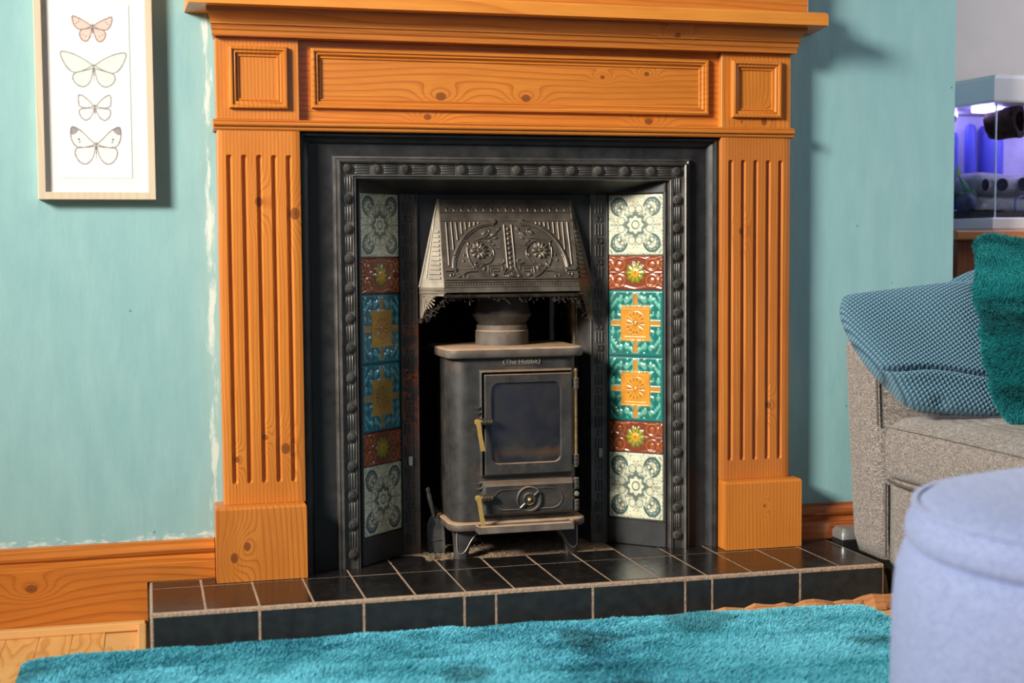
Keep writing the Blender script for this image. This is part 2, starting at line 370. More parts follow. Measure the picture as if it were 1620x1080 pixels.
for i in range(15):
    a, b = XJ[i]+gw, XJ[i+1]-gw
    if i == 0: a += .002
    if i == 14: b -= .003
    yb = .016 if i == 14 else -.045
    obj('tile', tile_poly([(a, -.2425), (b, -.2425), (b, yb), (a, yb)], -.006, rng.uniform(-.0004, .0004)), MAT['btile'], he)
    if i == 14: continue
    if i in (0, 1): back = .016
    elif i in (13,): back = .040
    elif -.19 < (a+b)/2 < .24: back = .052 if i != 6 else .062
    else: back = .165
    x0, x1 = a, b
    P = [(x0, -.0408), (x1, -.0408), (x1, back), (x0, back)]
    if i == 5: P = [(x0, -.0408), (x1, -.0408), (x1, .06), (x1-.02, .11), (x1-.045, .125), (x0, .125)]
    obj('tile', tile_poly(P, -.006, rng.uniform(-.0004, .0004)), MAT['btile'], he)
FJ = [-.805, -.600, -.394, -.188, -.122, .086, .292, .353, .558, .759]
for i in range(9):
    g = G(); a, b = FJ[i]+.0022, FJ[i+1]-.0022
    t = tile_poly([(a, ZB+.014), (b, ZB+.014), (b, -.0085), (a, -.0085)], 0, .0055); g.add([(x, -.247-h, z) for x, z, h in t.v], t.f)
    obj('tile', g, MAT['ftile'], he)
for sx in (-1,):
    g = G(); t = tile_poly([(-.244, ZB+.002), (.010, ZB+.002), (.010, -.0085), (-.244, -.0085)], 0, .004); g.add([(-.807-h, y, z) for y, z, h in t.v], t.f)
    obj('tile', g, MAT['ftile'], he)
# chamber floor: loose ash and grit
ga = G(); X, Y = np.meshgrid(np.linspace(-.205, .205, 60), np.linspace(.05, .50, 60), indexing='ij')
Z = -.004+.006*rng.random(X.shape)+.004*np.sin(X*40)*np.cos(Y*33); Z[:, 0] = -.002
ga.grid(np.stack([X, Y, Z], -1)); obj('ash_layer', ga, MAT['ash'], he, 60, kind='stuff')
cr = G()
for _ in range(520):
    x, y = rng.uniform(-.2, .2), rng.uniform(.055, .30)
    if rng.random() < .25: x = rng.uniform(-.2, -.14)
    r = rng.uniform(.0015, .0045)*(1.6 if rng.random() < .08 else 1)
    q = [(x+rng.uniform(-r, r), y+rng.uniform(-r, r), -.001+rng.uniform(0, r*1.6)) for _ in range(4)]
    cr.add(q, [(0, 1, 2), (0, 2, 3), (0, 3, 1), (1, 3, 2)])
obj('grit', cr, plain('grit', (.16, .115, .08), .95, .2, 0, 300, 0, .7), he, kind='stuff')

# ------------------------------------------------------------------ pine surround
su = thing('fireplace_surround', 'orange varnished pine fire surround with fluted pilasters and mantel shelf', 'fireplace surround', (0, .02, 0))
# mantel shelf (its right end runs out of square)
sh = G(); o = [(-.706, -.08), (.705, -.08), (.729, .049), (-.711, .049)]
z0, z1 = 1.1965, 1.2255; e = .003
def sh_ring(z, k): return [(-.706+k, -.08+k, z), (.705-k, -.08+k, z), (.729-k, .049, z), (-.711+k, .049, z)]
sh.rings([sh_ring(z0, 0), sh_ring(z1-.006, 0), sh_ring(z1-.002, .002), sh_ring(z1, .006)])
obj('mantel_shelf', sh, MAT['shelf'], su)
obj('plinth_board', G().box(-.676, .676, -.038, .049, 1.2258, 1.262, .002), MAT['pine_x'], su)
obj('backboard', G().box(-.657, .657, -.026, .049, 1.2622, 1.36, .002), MAT['pine_x'], su)
cp = [(.049, 1.1963), (-.047, 1.1963), (-.046, 1.190), (-.043, 1.186), (-.036, 1.181), (-.029, 1.174), (-.026, 1.168), (-.026, 1.165), (-.022, 1.164), (-.021, 1.155), (-.018, 1.152), (-.017, 1.1415), (.049, 1.1415)]
R = []
for sx, d in ((-1, 1), (1, 1)):
    R.append([(sx*(.6515+(.4*max(0, -y))), y, z) for y, z in cp])
obj('crown_moulding', G().rings(R), MAT['crown'], su)
obj('frieze_board', G().box(-.481, .481, .018, .049, .972, 1.1413), MAT['frieze'], su)
frp = [(0, .030), (0, -.000), (.0015, -.003), (.005, -.004), (.0075, -.003), (.008, .001), (.0095, .001), (.013, -.0005), (.015, .002), (.0165, .006), (.0175, .0045), (.0205, .005), (.022, .010), (.0225, .030)]
obj('panel_moulding', G().frame(-.452, .452, .9985, 1.1255, [(a, b+.0095) for a, b in frp]), MAT['pine_x'], su, 35)
for s in (-1, 1):
    x0, x1 = (-.651, -.4795) if s < 0 else (.4795, .651)
    cb = obj('corner_block', G().box(x0, x1, 0, .049, .972, 1.1413, .0008, 1), MAT['pil_l'] if s < 0 else MAT['corner_r'], su)
    a, b = (-.625, -.504) if s < 0 else (.503, .6245)
    obj('block_moulding', G().frame(a, b, .994, 1.123, [(p, q-.008) for p, q in frp]), MAT['pine_z'], cb, 35)
ap = [(.049, .949), (.0015, .949), (-.002, .950), (-.004, .953), (-.004, .9555), (-.0015, .956), (-.0015, .957), (-.007, .9575), (-.0095, .960), (-.0095, .9635), (-.007, .966), (-.004, .9662), (-.004, .9675), (-.006, .968), (-.006, .9705), (-.003, .9718), (.049, .9718)]
obj('astragal_moulding', G().xprism(ap, -.658, .658), MAT['pine_x'], su, 30)
def pilaster(cx, m):
    xl, xr = cx-.086, cx+.086; z0, z1 = .1595, .949
    fx = [cx+.031*(k-2) for k in range(5)]; r = .0066; zb, zt = .2095, .8915
    xs = [xl, xl+.001]
    for f in fx: xs += [f+r*math.sin(t) for t in np.linspace(-math.pi/2, math.pi/2, 11)]
    xs += [xr-.001, xr]
    ca = np.linspace(0, math.pi/2, 8)
    zs = [z0]+[zb-r*math.cos(t) for t in ca]+[.4, .65]+[zt+r*math.sin(t) for t in ca]+[z1]
    X, Z = np.meshgrid(xs, zs, indexing='ij'); D = np.zeros_like(X)
    for f in fx:
        d = np.hypot(X-f, np.maximum(np.maximum(zb-Z, Z-zt), 0)); D = np.maximum(D, np.sqrt(np.maximum(0, r*r-d*d)))
    Y = D*1.15; Y[0, :] = Y[-1, :] = .0008
    g = G().grid(np.stack([X, Y, Z], -1))
    n = len(zs); N = len(g.v); vs = []
    g.add([(xl, .0008, z0), (xl, .0008, z1), (xl, .049, z1), (xl, .049, z0)], [(0, 1, 2, 3)])
    g.add([(xr, .0008, z0), (xr, .0008, z1), (xr, .049, z1), (xr, .049, z0)], [(0, 3, 2, 1)])
    g.add([(xl, .0, z0), (xr, 0, z0), (xr, .049, z0), (xl, .049, z0)], [(0, 1, 2, 3)]); g.add([(xl, .0, z1), (xr, 0, z1), (xr, .049, z1), (xl, .049, z1)], [(0, 1, 2, 3)])
    return obj('pilaster', g, m, su, 42)
pilaster(-.565, MAT['pil_l']); pilaster(.565, MAT['pil_r'])
def pblock(x0, x1, m):
    g = G(); b = .004
    g.rings([[(x0, -.034, .0005), (x1, -.034, .0005), (x1, .049, .0005), (x0, .049, .0005)], [(x0, -.034, .1535), (x1, -.034, .1535), (x1, .049, .1535), (x0, .049, .1535)],
             [(x0+.002, -.031, .159), (x1-.002, -.031, .159), (x1-.002, .049, .159), (x0+.002, .049, .159)]])
    return obj('plinth_block', g, m, su)
pblock(-.6705, -.481, MAT['block_l']); pblock(.4795, .6685, MAT['block_r'])

# ------------------------------------------------------------------ cast iron insert
XC = .003
ins = thing('cast_iron_insert', 'black cast iron fireplace insert with rosette border and tiled cheeks', 'fireplace insert', (XC, .1, 0))
I = MAT['iron']
fp = G().box(-.479, XC-.361, .038, .055, 0, .9485).box(XC+.361, .479, .038, .055, 0, .9485).box(XC-.361, XC+.361, .038, .055, .852, .9485)
obj('back_plate', fp, MAT['iron_flat'], ins)
rp = [(0, .038), (0, .016), (.003, .012), (.007, .012), (.0095, .016), (.011, .023), (.019, .029), (.022, .038)]
obj('outer_rim', G().frame(-.4785, .4785, 0, .9485, rp, 'U'), MAT['iron_flat'], ins, 40)
bp = [(0, .042), (0, .028), (.002, .0245), (.005, .0235), (.0075, .0255), (.0085, .0255), (.010, .019), (.0125, .0165), (.0155, .0195), (.0165, .026), (.0175, .0275), (.0405, .0275), (.0415, .024), (.0432, .0235), (.0445, .0275), (.0465, .024), (.049, .0255), (.0505, .030), (.0515, .047)]
obj('rosette_border', G().frame(XC-.410, XC+.410, 0, .9005, bp, 'U'), I, ins, 35)
# rosettes
rg = G(); R = []
for r, h, amp in ((.0112, 0, 0), (.0112, .002, 0), (.0104, .0035, .0006), (.0085, .006, .0012), (.006, .0078, .0012), (.0038, .0085, .0005), (.0034, .0075, 0), (.0022, .0078, 0), (.0016, .0092, 0), (.0004, .0095, 0)):
    R.append([((r+.0004*(k % 2)*(amp > 0))*math.cos(2*math.pi*k/32), -h-amp*(1 if k % 2 else -1), (r)*math.sin(2*math.pi*k/32)) for k in range(32)])
rg.rings(R); rme = mesh_of(rg, (0, 0, 0), 50); rme.materials.append(I)
def reed(n, L, horiz):
    g = G()
    for i in range(n):
        o_ = (i-(n-1)/2)*.0056
        pr = [(-.0019, .001), (-.0019, -.0012), (-.0008, -.0024), (.0008, -.0024), (.0019, -.0012), (.0019, .001)]
        R = []
        for t, k in ((-L/2, .4), (-L/2+.002, 1), (L/2-.002, 1), (L/2, .4)):
            R.append([((t, y*k, o_+c) if horiz else (o_+c, y*k, t)) for c, y in pr])
        g.rings(R)
    me = mesh_of(g, (0, 0, 0), 50); me.materials.append(I); return me
reh, rev = reed(4, .030, True), reed(3, .033, False)
zs_ = [.8725-.0647*k for k in range(14)]
for s in (-1, 1):
    for k, z in enumerate(zs_):
        if k: inst('rosette', rme, ins, (XC+s*.3785, .0275, z)); inst('reeding', rev, ins, (XC+s*.3785, .0275, z+.0323))
for k in range(13):
    inst('rosette', rme, ins, (XC-.3785+.757/12*k, .0275, .8725))
    if k < 12: inst('reeding', reh, ins, (XC-.3785+.757/12*(k+.5), .0275, .8725))
# splayed soffit and cheeks
so = G()
so.add([(XC-.359, .045, .850), (XC+.359, .045, .850), (XC+.250, .145, .822), (XC-.250, .145, .822)], [(0, 1, 2, 3)])
so.add([(XC-.359, .045, .853), (XC+.359, .045, .853), (XC+.250, .145, .826), (XC-.250, .145, .826)], [(0, 1, 2, 3)])
so.box(XC-.25, XC+.25, .145, .16, .60, .826)
obj('soffit', so, MAT['iron_flat'], ins)
CH_O, CH_I = (.3585, .0375), (.249, .1405)                # cheek plane, half-widths and depths from the centre
cl = math.hypot(CH_O[0]-CH_I[0], CH_I[1]-CH_O[1])
def cheek_mat(s):                                         # local x: along the cheek from the outer to the inner edge; y: out of it; z: up
    d = Vector((-s*(CH_O[0]-CH_I[0]), CH_I[1]-CH_O[1], 0)).normalized(); n = Vector((-s*d.y*s*s, 0, 0))
    n = Vector((-s*abs(d.y), -abs(d.x), 0)).normalized()
    return Matrix(((d.x, n.x, 0, XC+s*CH_O[0]), (d.y, n.y, 0, CH_O[1]), (d.z, n.z, 1, 0), (0, 0, 0, 1)))
def xf(g, mat): g.v = [tuple(mat @ Vector(p)) for p in g.v]; return g
for s in (-1, 1):
    mt = cheek_mat(s); g = G()
    g.box(0, cl, -.012, 0, 0, .85)
    g.box(0, cl, -.002, .0055, 0, .0605, .002, 1).box(0, .008, -.002, .0055, .0605, .845, .002, 1).box(cl-.003, cl, -.002, .005, .0605, .845, .001, 1).box(0, cl, -.002, .0055, .8235, .85, .002, 1)
    obj('cheek_plate', xf(g, mt), MAT['iron_flat'], ins)
# ---- tile designs: relief and glaze colour worked out per point of a fine grid
def sm(a, b, x): t = np.clip((x-a)/(b-a), 0, 1); return t*t*(3-2*t)
def lerp(c, m, k): return c*(1-m[..., None])+np.array(k)*m[..., None]
def scrolls(u, v, f=9., seed=0.):
    return np.sin(f*u+2.2*np.sin(f*.7*v+seed)+seed)*np.sin(f*v+2.2*np.sin(f*.8*u-seed)+1.3*seed)
def design_paisley(u, v):
    c = np.ones(u.shape+(3,))*np.array((.72, .69, .51)); h = np.zeros_like(u)
    dk = np.array((.035, .085, .085)); md = np.array((.20, .27, .25))
    bg = scrolls(np.abs(u), np.abs(v), 17, .7); c = lerp(c, sm(.30, .55, bg)*.72, md)
    bg2 = scrolls(np.abs(u), np.abs(v), 30, 2.1); c = lerp(c, sm(.35, .65, bg2)*.62, dk)
    a = np.arctan2(v, u); r = np.hypot(u, v)
    # dark star behind the middle flower
    st = r-(.40+.07*np.cos(8*a)+.05*np.cos(4*a)); c = lerp(c, sm(.03, -.03, st)*.85, dk)
    pe = r-(.27+.035*np.cos(8*a)); c = lerp(c, sm(.02, -.02, pe), (.72, .69, .52)); c = lerp(c, sm(.025, .0, np.abs(pe))*.6, dk)
    c = lerp(c, sm(.03, .01, np.abs(r-.13)), dk); c = lerp(c, sm(.02, .0, np.abs(np.sin(4*a))*r-.005)*sm(.13, .16, r)*sm(.25, .2, r)*.5, md)
    # scroll pads on the axes
    for (px, py) in ((.0, .52), (.52, .0)):
        for q in (-1, 1):
            ox = u-(q*.13 if px == 0 else 0); 
            d = np.minimum(np.hypot(u-px-(.13*q if px == 0 else 0), np.abs(v)-py-(.13*q if py == 0 else 0)), np.hypot(np.abs(u)-px-(.13*q if py == 9 else 0), v-py) if px else 9)
            d = np.hypot(np.abs(u)-(px if px else .13), np.abs(v)-(py if py else .13))
            c = lerp(c, sm(.14, .11, d)*.9, (.72, .69, .52)); c = lerp(c, sm(.03, .0, np.abs(d-.12))*.7, dk); c = lerp(c, sm(.02, 0, np.abs(d-.06))*.6, md)
    # four paisley hearts, tips to the corners
    U, V = np.abs(u)-.60, np.abs(v)-.60
    q = (U+V)/1.414; p = (U-V)/1.414
    body = np.hypot(p*1.0, q+.02)-(.31+.10*np.clip(q, 0, 1)); notch = np.hypot(p+.0, q+.22)-.20
    ang = np.arctan2(q+.05, p); 
    band = np.maximum(body, -notch); m = sm(.02, -.02, band)
    c = lerp(c, m, dk); c = lerp(c, m*sm(.04, .015, np.abs(np.abs(body)-.085))*.55, md)
    dots = np.sin(ang*11)*.5+.5; c = lerp(c, m*sm(.03, .0, np.abs(body+.10))*sm(.5, .8, dots)*.9, (.5, .52, .42))
    inn = sm(.02, -.02, np.hypot(p, q+.02)-.175); c = lerp(c, inn, (.68, .65, .48))
    for sgn in (-1, 1):
        d = np.hypot(p-sgn*.085, q+.08); c = lerp(c, sm(.03, .01, np.abs(d-.075))*.85, dk)
    c = lerp(c, sm(.03, .0, np.abs(np.abs(p)-.02-.3*np.clip(q, 0, .2)))*inn*.7, dk)
    c = lerp(c, sm(.015, .0, np.minimum(np.abs(u), np.abs(v)))*sm(.4, .5, r)*.5, md)
    return c, h
def design_brown(u, v):          # u in [-1,1], v in [-.55,.55]
    c = np.ones(u.shape+(3,))*np.array((.20, .038, .016)); h = np.zeros_like(u); U, V = np.abs(u), np.abs(v)
    for (cx, cz, rr) in ((.60, .27, .20), (1.02, .27, .17)):
        d = np.hypot(U-cx, V-cz); ring = sm(.055, .015, np.abs(d-rr)); h += ring*.0022; c = lerp(c, ring*.55, (.42, .13, .04))
        h += sm(.12, .03, d)*.0018*(1+.4*np.sin(6*np.arctan2(V-cz, U-cx))); c = lerp(c, sm(.13, .05, d)*.6, (.42, .12, .03))
    st = np.abs(V-.50-.05*np.cos(U*6)); h += sm(.05, .01, st)*.0018; c = lerp(c, sm(.05, .01, st)*.35, (.40, .12, .04))
    st = sm(.035, .0, V)*sm(.32, .4, U); h += st*.0016
    r = np.hypot(u, v); a = np.arctan2(v, u); R = .34+.035*np.cos(10*a)
    fl = sm(.02, -.03, r-R); pet = .55+.45*np.cos(10*a)
    h += fl*(.0035*(1-(r/.4)**2)+.0015*pet*sm(.1, .2, r)); c = lerp(c, fl, (.16, .17, .015)); c = lerp(c, fl*sm(.3, .9, pet)*sm(.34, .2, r)*.85, (.42, .36, .03))
    c = lerp(c, sm(.19, .12, r)*.9, (.62, .30, .02)); c = lerp(c, sm(.07, .03, r)*.8, (.40, .12, .01)); h += sm(.17, .08, r)*.002*(1+.3*np.sin(8*a))
    return c, h
def design_teal(u, v):
    c = np.ones(u.shape+(3,))*np.array((.012, .200, .165)); h = np.zeros_like(u); U, V = np.abs(u), np.abs(v)
    sc = scrolls(U-.78, V-.78, 10.5, .4)+.35*scrolls(U, V, 21, 1.9); ridge = sm(.05, .5, sc); h += ridge*.0022; c = lerp(c, ridge*.65, (.22, .50, .40)); c = lerp(c, sm(.0, -.35, sc)*.55, (.004, .075, .075))  # ridge highlights painted pale into the glaze colour
    mg = np.maximum(np.maximum(U, V)-.90, 0); c = lerp(c, sm(.0, .03, mg), (.010, .17, .16)); h *= sm(.04, .0, mg)
    bar = np.minimum(U, V); bm_ = sm(.085, .07, bar)*sm(.93, .88, np.maximum(U, V)); c = lerp(c, bm_, (.50, .215, .030)); h = h*(1-bm_)+bm_*.0006
    ed = sm(.03, .0, np.abs(bar-.085))*sm(.93, .88, np.maximum(U, V)); h += ed*.0020; c = lerp(c, ed*.5, (.45, .40, .20))
    sq = np.maximum(U, V); inside = sm(.53, .51, sq); c = lerp(c, inside, (.62, .26, .030)); h = h*(1-inside)+inside*.0024
    h += sm(.03, .0, np.abs(sq-.52))*.0018; c = lerp(c, sm(.03, .0, np.abs(sq-.53))*.6, (.60, .38, .10))
    h -= inside*sm(.44, .40, sq)*.0006; h += sm(.022, .0, np.abs(sq-.42))*.0012
    r = np.hypot(u, v); a = np.arctan2(v, u)
    h += sm(.025, .0, np.abs(r-.355))*.0014; pet = np.abs(np.sin(7*a)); wh = sm(.34, .32, r)
    h += wh*sm(.07, .1, r)*(pet**.6*.0022-.0010); c = lerp(c, wh*sm(.35, .0, pet)*sm(.10, .14, r)*.75, (.20, .050, .008)); c = lerp(c, wh*(r > .25)*sm(.6, .2, pet)*.7, (.08, .02, .005))
    h += sm(.085, .02, r)*.003; c = lerp(c, sm(.03, .0, np.abs(r-.09))*.7, (.25, .07, .01))
    return c, h
def glaze(name, tint=None, rough=.20):
    m = M(name, rough, .55); c = m.attr(); n = m.noise(m.pos(), 45, 4, .6)
    c = m.mix(m.ramp(n, [(.45, 0.), (.75, .35)]), c, (.10, .07, .045)); 
    if tint: c = m.mix(1.0, c, tint, 'MULTIPLY')
    m.col(c); return m.m
GL = {'p': glaze('paisley_tile_glaze', None, .22), 'b': glaze('brown_tile_glaze'), 't': glaze('teal_tile_glaze'), 'tl': glaze('blue_lit_teal_glaze', (.75, .92, 1.35), .20)}  # left teal tiles: bluish light tinted into the glaze colour
zt = [.823, .681, .600, .445, .293, .2185, .0615]
lab = [('p', 'cream tile printed with dark green paisleys, top of the column'), ('b', 'brown relief tile with a yellow and green flower, upper one of the column'),
       ('t', 'teal relief tile with an amber daisy square, upper of the pair'), ('t', 'teal relief tile with an amber daisy square, lower of the pair'),
       ('b', 'brown relief tile with a yellow and green flower, lower one of the column'), ('p', 'cream tile printed with dark green paisleys, foot of the column')]
for s in (-1, 1):
    mt = cheek_mat(s)
    for k, (kind, lb) in enumerate(lab):
        za, zb = zt[k]-.0008, zt[k+1]+.0008; xa, xb = .0085, cl-.0035
        nu, nv = 88, int(88*(za-zb)/(xb-xa))
        u = np.linspace(-1, 1, nu); asp = (za-zb)/(xb-xa) if kind == 'b' else 1.; v = np.linspace(-1, 1, nv)*asp
        UU, VV = np.meshgrid(u, v, indexing='ij')
        c, h = {'p': design_paisley, 'b': design_brown, 't': design_teal}[kind](UU, VV)
        edge = np.minimum(np.minimum(1-np.abs(UU), asp-np.abs(VV))/.03, 1); hh = .0035+h*.62*(edge > .6)-.0022*(1-edge)
        X = xa+(UU+1)/2*(xb-xa); Zz = zb+(VV/asp+1)/2*(za-zb)
        P = np.stack([X, hh, Zz], -1); P[[0, -1], :, 1] = 0; P[:, [0, -1], 1] = 0
        mm = np.array(mt); W = P@mm[:3, :3].T+mm[:3, 3]
        g = G().grid(W); g.c = c.reshape(-1, 3)
        obj('tile', g, GL['tl' if (kind == 't' and s < 0) else kind], ins, 60, label=lb+(' on the left cheek' if s < 0 else ' on the right cheek'))
# flat strips with a cast key pattern
for s in (-1, 1):
    m = MAT['iron_rust'] if s < 0 else I
    x0, x1 = XC+s*.250, XC+s*.2055; a, b = min(x0, x1), max(x0, x1)
    g = G().box(a, b, .1415, .158, 0, .826)
    g.box(a, a+.004, .139, .143, 0, .826, .001, 1).box(b-.004, b, .138, .143, 0, .826, .001, 1).box(b-.0075 if s > 0 else a+.005, b-.005 if s > 0 else a+.0075, .1395, .143, 0, .826)
    inn = XC+s*.190
    g.add([(x1, .1415, 0), (x1, .1415, .62), (inn, .215, .62), (inn, .215, 0)], [(0, 1, 2, 3)])
    st = obj('key_strip', g, m, ins)
    kg = G(); cx = (a+b)/2+.0005
    z = .022
    while z < .80:
        for i in range(3): kg.box(cx-.0095+i*.0075-.0012, cx-.0095+i*.0075+.0042-.003, .1380, .142, z, z+.027, .0008, 1)
        q = z+.038
        kg.box(cx-.006, cx+.007, .1383, .142, q-.0065, q-.0042).box(cx-.006, cx+.007, .1383, .142, q+.0042, q+.0065).box(cx-.006, cx-.0037, .1383, .142, q-.0065, q+.0065).box(cx+.0047, cx+.007, .1383, .142, q-.0065, q+.0065)
        z += .0505
    obj('key_pattern', kg, m, st)
    obj('clip', G().box(cx-.0045, cx+.0045, .134, .142, .205, .226, .001, 1), plain('grey_clip_%d' % (s > 0), (.36, .34, .32), .5), st, label='small pale grey clip')
# fire chamber
fc = G()
fc.add([(XC-.190, .215, 0), (XC-.21, .50, 0), (XC-.21, .50, .9), (XC-.190, .215, .9)], [(0, 1, 2, 3)])
fc.add([(XC-.21, .50, 0), (XC+.21, .50, 0), (XC+.21, .50, .9), (XC-.21, .50, .9)], [(0, 1, 2, 3)])
fc.add([(XC-.21, .16, .80), (XC+.21, .16, .80), (XC+.21, .5, .80), (XC-.21, .5, .80)], [(0, 1, 2, 3)])
obj('chamber_back', fc, MAT['soot'], ins)
yy = np.linspace(.20, .50, 24); zz = np.linspace(0, .8, 50); Yg, Zg = np.meshgrid(yy, zz, indexing='ij')
Xg = XC+.190+(.02*(Yg-.2)/.3)+.010*sm(.27, .30, Yg)+.003*rng.random(Yg.shape)
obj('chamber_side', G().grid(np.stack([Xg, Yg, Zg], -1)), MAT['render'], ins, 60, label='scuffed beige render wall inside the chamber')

# ------------------------------------------------------------------ hood with cast ornament
HM = MAT['iron_hood']
PO = Vector((XC, .080, .634)); ET = Vector((0, .34, 1)).normalized(); EN = Vector((0, -1, .34)).normalized()
def HP(s_, t, n=0.): return (PO+Vector((1, 0, 0))*s_+ET*t+EN*n)[:]
def Hd(cx, cy, n=0., mirror=1):                         # drafting coordinates of the left half of the panel
    x = 690+cx/7.717; t = .0127+(430-(310+cy/7.717))*.001538; s_ = (x-(808-42*t))/674
    return HP(s_*mirror, t, n)
hood = G()
def slab(g, pts, n0, n1):                               # pts in (s,t): a plate on the hood plane
    return g.prism(pts, lambda p: HP(p[0], p[1], n0), lambda p: HP(p[0], p[1], n1))
slab(hood, [(-.158, -.037), (.158, -.037), (.158, .186), (-.158, .186)], -.006, 0)
hd = obj('hood_front', hood, HM, ins)
g = G()
for t0, t1, n in ((-.037, -.026, .007), (-.0235, -.020, .003), (-.0115, -.0085, .003), (-.006, -.0025, .0045), (.1345, .139, .002), (.155, .1575, .0025), (.179, .186, .003)):
    slab(g, [(-.156, t0), (.156, t0), (.156, t1), (-.156, t1)], 0, n)
for k in range(44): slab(g, [(-.150+k*.0068, -.0185), (-.150+k*.0068+.004, -.0185), (-.150+k*.0068+.0055, -.013), (-.150+k*.0068+.0015, -.013)], 0, .0016)
obj('band', g, HM, hd)
g = G()
for k in range(17):
    c = -.140+k*.0175
    for sg in (-1, 1):
        g.tube([HP(c+sg*(.0165-.0165*math.sin(a)), .158+.017*math.cos(a)*1.0, .0008) for a in np.linspace(0, math.pi/2, 6)], .0010, 5)
    g.tube([HP(c+.00875, .159, .0006), HP(c+.00875, .166, .0006)], .0009, 5)
obj('lancet_band', g, HM, hd, 60)
def spline(P, n=6):
    P = [Vector(p) for p in P]; out = []
    for i in range(len(P)-1):
        p0, p1, p2, p3 = P[max(i-1, 0)], P[i], P[i+1], P[min(i+2, len(P)-1)]
        for k in range(n):
            t = k/n; out.append((.5*((2*p1)+(-p0+p2)*t+(2*p0-5*p1+4*p2-p3)*t*t+(-p0+3*p1-3*p2+p3)*t**3))[:])
    return out+[P[-1][:]]
for mi in (1, -1):
    H2 = lambda P, n=.001: [Hd(a, b, n, mi) for a, b in P]
    arch = [(205, 905), (208, 800), (235, 690), (285, 585), (355, 490), (445, 412), (545, 365), (640, 342), (705, 338)]
    g = G(); p = spline(H2(arch)); g.tube(p, .0042, 8); g.tube(spline(H2([(a+22-22*(b < 400), b+18+6*(b < 400)) for a, b in arch], .0006)), .0022, 6)
    for x0, x1, y0, y1 in ((110, 235, 880, 915), (675, 720, 292, 345)):
        q = [Hd(x0, y1, 0, mi), Hd(x1, y1, 0, mi), Hd(x1, y0, 0, mi), Hd(x0, y0, 0, mi)]; off = EN*.005
        g.add(q+[tuple(Vector(a)+off) for a in q], [(0, 1, 5, 4), (1, 2, 6, 5), (2, 3, 7, 6), (3, 0, 4, 7), (4, 5, 6, 7)])
    obj('arch_moulding', g, HM, hd, 60)
    for tx, bx, by in ((122, 152, 845), (183, 208, 665), (242, 258, 545), (300, 311, 470), (357, 362, 420), (411, 413, 385), (464, 465, 366), (515, 515, 352)):
        g = G().tube(H2([(tx, 328), (tx+(bx-tx)*.5, 328+(by-328)*.5), (bx, by)], .0008), .0024, 6); obj('rib', g, HM, hd, 60)
    g = G()
    sc = [([(745, 1003), (660, 998), (575, 962), (505, 905), (465, 850), (478, 800)], .0026), ([(450, 880), (420, 825), (385, 745), (372, 655), (384, 600), (372, 560), (348, 556)], .0024),
          ([(410, 605), (465, 552), (545, 525), (610, 490), (642, 445), (625, 410), (600, 405)], .0022), ([(470, 850), (560, 835), (640, 815), (688, 740), (684, 665), (640, 600), (570, 560), (500, 560), (440, 590), (405, 640)], .0022),
          ([(490, 915), (400, 918), (330, 942), (270, 985), (222, 1000), (175, 985), (168, 950), (195, 938), (208, 958), (190, 968)], .0024), ([(335, 942), (322, 980), (345, 1002), (378, 995), (375, 975), (358, 980)], .0022),
          ([(740, 820), (790, 830), (818, 805), (808, 775), (788, 785)], .0024), ([(560, 520), (640, 520), (700, 480), (760, 410)], .0018)]
    for P, r in sc: g.tube(spline(H2(P)), r, 6)
    obj('scroll', g, HM, hd, 60)
    g = G()
    for (x, y, r, a) in ((590, 455, 44, .6), (700, 470, 50, .5), (755, 415, 40, .7), (715, 520, 38, .2), (650, 560, 34, -.4), (690, 600, 28, 0), (545, 850, 38, .5), (575, 885, 34, 1.2), (610, 815, 30, .3), (660, 725, 30, 1.), (385, 640, 26, 1.4), (325, 790, 24, 1.5), (335, 720, 20, 1.5)):
        c = Vector(Hd(x, y, 0, mi)); rr = r/7.717/674
        R = []
        for h, k in ((0, 1), (.0018, .8), (.003, .35)):
            R.append([tuple(c+Vector((1, 0, 0))*(rr*k*(1+.28*math.cos(5*b))*(math.cos(b)*math.cos(a*mi)-.55*math.sin(b)*math.sin(a*mi)))+ET*(rr*k*(1+.28*math.cos(5*b))*(math.cos(b)*math.sin(a*mi)+.55*math.sin(b)*math.cos(a*mi)))+EN*h) for b in np.linspace(0, 2*math.pi, 15)[:-1]])
        g.rings(R)
    obj('leaf', g, HM, hd, 50)
    g = G()
    for k in range(9): g.lathe([(.0002, 0), (.0015, .0006), (.0015, .002), (.0003, .0028)], Hd(280+k*18, 885-3*(k % 2), 0, mi), 'z', 6)
    for k in range(6): g.lathe([(.0002, 0), (.0015, .0006), (.0015, .002), (.0003, .0028)], Hd(690+k*17, 645+8*math.sin(k), 0, mi), 'z', 6)
    g.lathe([(.0005, -.004), (.005, -.003), (.0058, 0), (.005, .003), (.0005, .0045)], Hd(695, 962, 0, mi), 'z', 14)
    obj('bead', g, HM, hd, 60)
    g = G()
    for P in ([(625, 940), (625, 850), (800, 850), (800, 905)], [(655, 925), (655, 882), (750, 882), (750, 920), (690, 920)]): g.tube(H2(P), .0019, 4)
    obj('key_motif', g, HM, hd)
    # open flower
    c0 = Vector(Hd(515, 672, 0, mi)); R = []
    for r, h, am in ((.0190, .0005, 0), (.0185, .003, .14), (.014, .0055, .12), (.009, .005, .06), (.0055, .0035, 0), (.005, .006, 0), (.003, .0075, 0), (.0026, .005, 0), (.0004, .0045, 0)):
        R.append([tuple(c0+Vector((1, 0, 0))*(r*(1+am*math.cos(11*b))*math.cos(b))+ET*(r*(1+am*math.cos(11*b))*math.sin(b))+EN*(h+.0016*math.cos(11*b)*(am > .05))) for b in np.linspace(0, 2*math.pi, 67)[:-1]])
    obj('flower', G().rings(R), HM, hd, 60)
